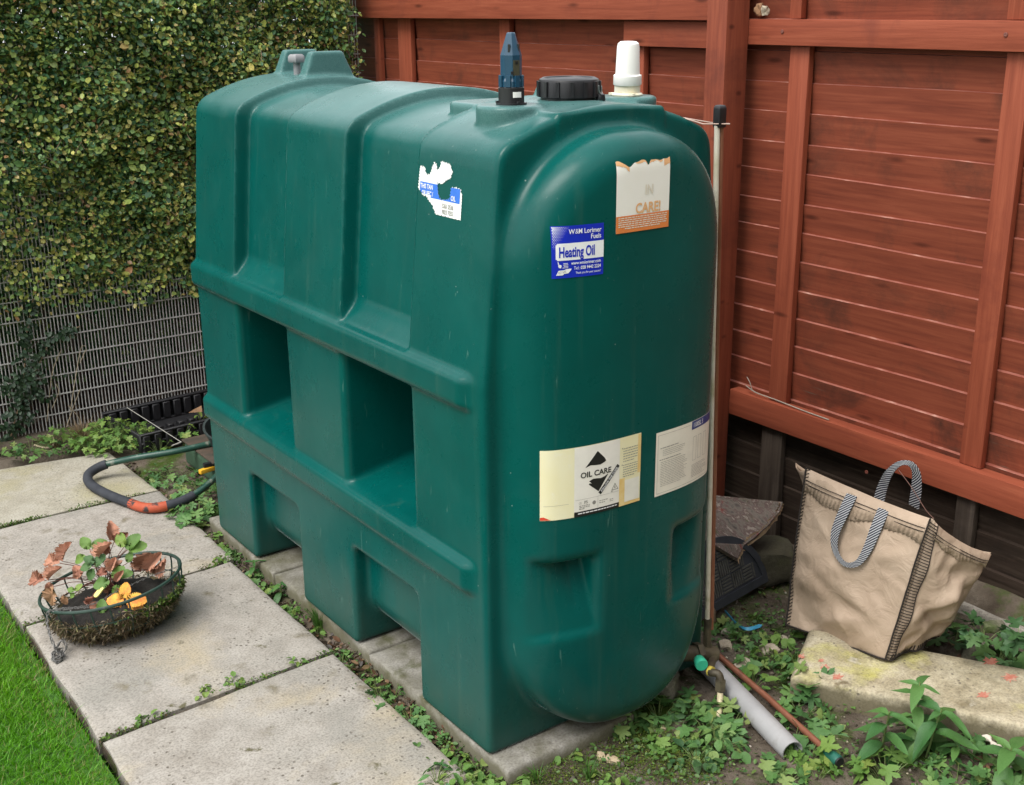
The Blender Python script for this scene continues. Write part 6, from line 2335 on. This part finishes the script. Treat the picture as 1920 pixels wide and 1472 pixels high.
# white root / bone-like chunk, blue plastic strip
bm = bmesh.new()
pt = smooth_path([G(1836, 1380) + Vector((0, 0, .012)), G(1855, 1400) + Vector((0, 0, .018)), G(1872, 1420) + Vector((0, 0, .014)), G(1888, 1436) + Vector((0, 0, .016)), G(1900, 1446) + Vector((0, 0, .008))], 6)
tube(bm, pt, [.010 + .006 * math.sin(k * .7) + random.uniform(-.0015, .0025) + (.004 if k > 15 else 0) for k in range(len(pt))], 9)
tag(obj('white_root', bm, pm('bleached_bark', [(0.3, (0.44, 0.38, 0.31)), (0.7, (0.66, 0.61, 0.53))], 40, .85, 80, .6)), 'knobbly whitish piece of bleached wood on the soil, bottom right', 'dead wood')
bm = bmesh.new()
bs = smooth_path([G(1358, 1163) + Vector((0, 0, .03)), G(1380, 1182) + Vector((0, 0, .02)), G(1400, 1192) + Vector((0, 0, .018)), G(1428, 1186) + Vector((0, 0, .02))], 6)
va, vb, vc = [], [], []
for k, p in enumerate(bs):
    w = .008 * (1 if 0 < k < len(bs) - 1 else .2)
    s_ = Vector((.5, .8, 0)).normalized() * w
    va.append(bm.verts.new(p - s_ + Vector((0, 0, .004))))
    vc.append(bm.verts.new(p - Vector((0, 0, .003))))
    vb.append(bm.verts.new(p + s_ + Vector((0, 0, .006))))
for k in range(len(bs) - 1):
    bm.faces.new((va[k], va[k + 1], vc[k + 1], vc[k]))
    bm.faces.new((vc[k], vc[k + 1], vb[k + 1], vb[k]))
tag(obj('plastic_strip', bm, plain('blue_plastic_strip', (0.05, 0.27, 0.42), .4)), 'torn blue plastic strip on the soil between mat and bag', 'plastic strip')
bm = bmesh.new()
tube(bm, smooth_path([G(1665, 1408) + Vector((0, 0, .006)), G(1700, 1425) + Vector((0, 0, .008)), G(1740, 1440) + Vector((0, 0, .006)), G(1768, 1452) + Vector((0, 0, .006))], 5), .003, 6)
tag(obj('dead_twig', bm, plain('black_twig', (0.03, 0.026, 0.022), .9)), 'thin black twig on the soil below the tall willowherb', 'twig')
for (px, py, s_, sd, lab) in ((1862, 1182, .035, 40, 'brown rotten lump behind the painted block'), (1835, 1228, .05, 41, 'flat mossy stone behind the painted block')):
    rock('stone', G(px, py) + Vector((0, 0, .01)), (s_, s_ * .8, s_ * .5), sd, M_MOSSROCK, None, lab, 'stone', None, rz=sd, rough=.5)

# ------------------------------------------------------------------ the cloth bag
def cloth_mat():
    mt, nt, N, L, B = nt_new('tan_cotton')
    v = mapped(N, L)
    n = noise_node(N, L, v, 7, 6, .6)
    r = ramp_node(N, [(0.3, (0.335, 0.25, 0.18)), (0.55, (0.40, 0.305, 0.225)), (0.75, (0.44, 0.345, 0.262))])
    L.new(n.outputs['Fac'], r.inputs[0])
    n2 = noise_node(N, L, v, 3.5, 5, .7)
    r2 = ramp_node(N, [(0.58, 0.0), (0.75, .5)])
    L.new(n2.outputs['Fac'], r2.inputs[0])
    c = mix_col(N, L, r2.outputs[0], r.outputs[0], (0.34, 0.25, 0.175))
    L.new(c, B.inputs['Base Color'])
    B.inputs['Roughness'].default_value = .6
    B.inputs['Specular IOR Level'].default_value = .35
    n3 = noise_node(N, L, v, 16, 5, .55, 1.2)
    b1 = bump(N, L, n3.outputs['Fac'], .55, .012, B)
    w = N.new('ShaderNodeTexWave')
    w.inputs['Scale'].default_value = 320
    L.new(v, w.inputs['Vector'])
    bump(N, L, w.outputs['Fac'], .1, .0006, B, b1)
    return mt


M_CLOTH = cloth_mat()
M_THREAD = plain('black_thread', (0.018, 0.013, 0.010), .8)


def webbing():
    mt, nt, N, L, B = nt_new('blue_white_webbing')
    tc = N.new('ShaderNodeTexCoord')
    w = N.new('ShaderNodeTexWave')
    w.wave_type = 'BANDS'
    w.bands_direction = 'DIAGONAL'
    w.inputs['Scale'].default_value = 2.3
    w.inputs['Distortion'].default_value = .6
    L.new(tc.outputs['UV'], w.inputs['Vector'])
    r = ramp_node(N, [(.42, (0.016, 0.019, 0.032)), (.60, (0.08, 0.09, 0.11)), (.80, (0.40, 0.41, 0.42))])
    L.new(w.outputs['Fac'], r.inputs[0])
    L.new(r.outputs[0], B.inputs['Base Color'])
    B.inputs['Roughness'].default_value = .8
    bump(N, L, w.outputs['Fac'], .5, .002, B)
    return mt


M_WEB = webbing()
bBL, bBF, bBR = Vector((1.055, 0.005, 0.0)), Vector(GZ(1665, 1238, .040)), Vector(GX(1762, 1192, 1.285))
bTL, bTF, bTR = GX(1512, 876, 1.185), GX(1750, 973, 1.150), GX(1858, 1036, 1.300)
bBK, bTK = Vector((1.33, 0.03, 0.02)), GX(1492, 868, 1.330)
bag = thing('cloth_bag', 'tan cloth bag with black blanket stitching leaning on the fence', 'bag', tuple((bBL + bBR) / 2))


def bag_side(A, B, C, D, bulge, seed, sag_top=0.0, wr=1.0):
    """A bottom start, B bottom end, C top end, D top start; returns a function (u, v) -> place"""
    nrm = (B - A).cross(D - A).normalized()

    def fn(u, v):
        p = A * (1 - u) * (1 - v) + B * u * (1 - v) + C * u * v + D * (1 - u) * v
        e = (4 * u * (1 - u)) ** .55
        pl = math.sin(v * math.pi * .95 + .12)
        f = bulge * e * max(0, pl) ** .7
        # folds: diagonal pulls from the corners and slumps above the foot
        q = u * 1.0 + v * .55
        f += wr * e * (0.010 * math.sin(9.5 * (v + .42 * u) + seed) * (1 - v) ** .5 + 0.007 * float(vnoise(u * 5 + seed, v * 8 + u * 4, 0, seed)) * (1 - .4 * v)
                       + 0.0045 * float(vnoise(u * 11 + v * 9, v * 16 - u * 7, 0, seed + 3)) * (1 - .55 * v))
        f += wr * e * (.011 * (.5 - min(1, abs(float(vnoise(u * 4 + v * 3, v * 7 - u * 3, 0, seed + 6))) * 1.4)) + .006 * (.5 - min(1, abs(float(vnoise(u * 9 - v * 5, v * 11 + u * 6, 0, seed + 8))) * 1.5))) * (1 - .6 * v)
        f += wr * .010 * e * math.exp(-((v - .42 - .5 * (u - .3)) / .07) ** 2) - wr * .012 * e * math.exp(-((v - .30 + .35 * (u - .5)) / .06) ** 2)
        p = p + nrm * f
        p.z -= sag_top * e * v ** 4
        return p

    return fn, nrm


front, nF = bag_side(bBL, bBF, bTF, bTL, .035, 3, .006)
side, nS = bag_side(bBF, bBR, bTR, bTF, .030, 8, .018, 1.15)
rear, nR = bag_side(bBR, bBK, bTK, bTR, .03, 11, .02)
left, nL = bag_side(bBK, bBL, bTL, bTK, -.02, 5, .02)


def cloth(fn, nu, nv, name):
    V = [tuple(fn(i / nu, j / nv)) for i in range(nu + 1) for j in range(nv + 1)]
    F = [(i * (nv + 1) + j, (i + 1) * (nv + 1) + j, (i + 1) * (nv + 1) + j + 1, i * (nv + 1) + j + 1) for i in range(nu) for j in range(nv)]
    o = np_mesh(name, V, F, M_CLOTH, bag, smooth=True)
    so = o.modifiers.new('thickness', 'SOLIDIFY')
    so.thickness = .0018
    so.offset = 0
    return o


cloth(front, 64, 64, 'front_panel')
cloth(side, 40, 64, 'side_panel')
cloth(rear, 30, 20, 'rear_panel')
cloth(left, 24, 24, 'side_panel')
bm = bmesh.new()
bm.faces.new([bm.verts.new(p) for p in (bBL, bBF, bBR, bBK)])
obj('base_panel', bm, M_CLOTH, bag, smooth=False)


# turned-over hem with a zigzag lower edge, standing just off the cloth
def hem(fn, nrm, name, u0=0.0, u1=1.0, v0=.83, n=60):
    bm = bmesh.new()
    a, b = [], []
    for k in range(n + 1):
        u = u0 + (u1 - u0) * k / n
        z = v0 + .018 * math.sin(u * 9 + 1) + (.008 if k % 2 else -.002) + .01 * math.sin(u * 23)
        a.append(bm.verts.new(fn(u, z) + nrm * .0040))
        b.append(bm.verts.new(fn(u, .995) + nrm * .0022))
    for k in range(n):
        bm.faces.new((a[k], a[k + 1], b[k + 1], b[k]))
    o = obj(name, bm, M_CLOTH, bag)
    so = o.modifiers.new('thickness', 'SOLIDIFY')
    so.thickness = .0016
    return o


sgnF = 1 if nF.dot(Vector(CAM) - bBF) > 0 else -1
sgnS = 1 if nS.dot(Vector(CAM) - bBF) > 0 else -1
hem(front, nF * sgnF, 'front_hem', .02, .985)
hem(side, nS * sgnS, 'side_hem', .03, .99, .86, 40)
# stitching: two rows under the rim, whip stitches down the corners
bm = bmesh.new()
for v in (.905, .93):
    tube(bm, [front(u, v) + nF * sgnF * .0055 for u in np.linspace(.03, .98, 40)], .0011, 4, False)
    tube(bm, [side(u, v) + nS * sgnS * .0055 for u in np.linspace(.03, .97, 30)], .0011, 4, False)
obj('rim_stitching', bm, M_THREAD, bag)
bm = bmesh.new()
R1 = [front(.988, v) + nF * sgnF * .004 for v in np.linspace(0.0, 1, 50)]
R2 = [side(.055, v) + nS * sgnS * .004 for v in np.linspace(0.0, 1, 50)]
tube(bm, R1, .0024, 5, False)
tube(bm, R2, .0014, 5, False)
for k in range(0, 49):
    tube(bm, [R1[k], (R1[k] + R2[k]) / 2 + (nF * sgnF + nS * sgnS) * .0035, R2[k]], .0013, 4, False)
obj('corner_stitching', bm, M_THREAD, bag)
bm = bmesh.new()
Rl = [front(.006, v) + nF * sgnF * .003 for v in np.linspace(0, 1, 46)]
Rl2 = [front(.045, v) + nF * sgnF * .004 for v in np.linspace(0, 1, 46)]
tube(bm, Rl, .0028, 5, False)
for k in range(46):
    tube(bm, [Rl[k], Rl2[min(45, k + 1)]], .0017, 4, False)
obj('corner_stitching', bm, M_THREAD, bag)
bm = bmesh.new()
Rb = [front(u, .004) + nF * sgnF * .004 for u in np.linspace(0.02, 1, 40)]
tube(bm, Rb, .0026, 5, False)
Rs = [side(u, .004) + nS * sgnS * .004 for u in np.linspace(0, .9, 40)]
Rs2 = [side(u, .05) + nS * sgnS * .004 for u in np.linspace(0.02, .9, 40)]
tube(bm, Rs, .0026, 5, False)
for k in range(0, 40, 2):
    tube(bm, [Rs[k], Rs2[k]], .0016, 4, False)
obj('foot_stitching', bm, M_THREAD, bag)


def strap(pts, wdir, w, name):
    P = smooth_path(pts, 8)
    n = len(P)
    bm = bmesh.new()
    uv = bm.loops.layers.uv.new('UVMap')
    a, b = [], []
    ln = [0.0]
    for k in range(1, n):
        ln.append(ln[-1] + (P[k] - P[k - 1]).length)
    for k, p in enumerate(P):
        t = (P[min(k + 1, n - 1)] - P[max(k - 1, 0)]).normalized()
        s_ = wdir.cross(t).normalized() * w / 2 * (1 - .62 * math.sin(math.pi * k / (n - 1)) ** 3)
        a.append(bm.verts.new(p - s_))
        b.append(bm.verts.new(p + s_))
    for k in range(n - 1):
        f_ = bm.faces.new((a[k], a[k + 1], b[k + 1], b[k]))
        for l_, q in zip(f_.loops, ((ln[k], 0), (ln[k + 1], 0), (ln[k + 1], w), (ln[k], w))):
            l_[uv].uv = (q[0] * 30, q[1] * 30)
    o = obj(name, bm, M_WEB, bag, smooth=False)
    so = o.modifiers.new('thickness', 'SOLIDIFY')
    so.thickness = .0024
    return o


def fpt(px, py, off=.008):
    """point on the bag's front seen at a picture position"""
    d = Vector(ray(px, py))
    c = Vector(CAM)
    p0_ = (bBL + bBF + bTF + bTL) / 4 + nF * sgnF * .035
    return c + d * ((p0_ - c).dot(nF) / d.dot(nF)) + nF * sgnF * off


eF = (bTF - bTL).normalized()
wF = lambda t: (eF * math.cos(math.pi * t) * 1.0 + Vector((0, 0, 1)) * math.sin(math.pi * t)).normalized()
strap([fpt(1593, 928, -.012), fpt(1585, 960, .006), fpt(1573, 1000, .016), fpt(1574, 1032, .018), fpt(1592, 1057, .020), fpt(1616, 1056, .020), fpt(1634, 1030, .018), fpt(1648, 990, .012), fpt(1656, 955, -.004)], nF, .034, 'handle')
rim = lambda px, py: GX(px, py, 1.285)
strap([GX(1648, 940, 1.30), GX(1655, 915, 1.30), GX(1667, 888, 1.29), GX(1686, 870, 1.29), GX(1706, 869, 1.30), GX(1718, 885, 1.31), GX(1719, 915, 1.32), GX(1714, 950, 1.33)], nF, .035, 'handle')
bm = bmesh.new()
tube(bm, smooth_path([GX(1684, 880, 1.29), GX(1710, 915, 1.25), GX(1735, 955, 1.18), bTF + Vector((-.004, -.004, .003))], 5), .0012, 5)
obj('loose_thread', bm, plain('brown_thread', (0.12, 0.06, 0.045), .8), bag)
# little bits caught above the rail, behind the post
rock('stone', GX(1424, 18, 1.53), (.018, .02, .022), 33, pm('ochre_lump', [(0.3, (0.20, 0.10, 0.05)), (0.7, (0.34, 0.19, 0.10))], 20, .9), None, 'small ochre stone sitting on the upper red rail beside the post', 'stone', rough=.5)
rock('stone', GX(1436, 20, 1.515), (.014, .014, .018), 35, M_PALE, None, 'small grey stone on the upper red rail beside the ochre one', 'stone', rough=.5)

for o in S.objects:
    if o.parent is None and o.get('kind') == 'stuff' and not o.get('label'):
        tag(o, {'lawn_grass': 'short bright green lawn grass left of the paved path', 'seedlings': 'tiny green seedlings scattered over the soil', 'moss': 'bright green moss cushions on the soil before the tank',
                'leaf_litter': 'brown dead leaves strewn on the soil', 'joint_moss': 'moss and fine weeds filling the joints of the path', 'grit': 'small crumbs of soil and grit on the bare ground'}.get(o.name.split('.')[0]),
            {'lawn_grass': 'grass', 'seedlings': 'seedlings', 'moss': 'moss', 'leaf_litter': 'dead leaves', 'joint_moss': 'moss', 'grit': 'grit'}.get(o.name.split('.')[0]))
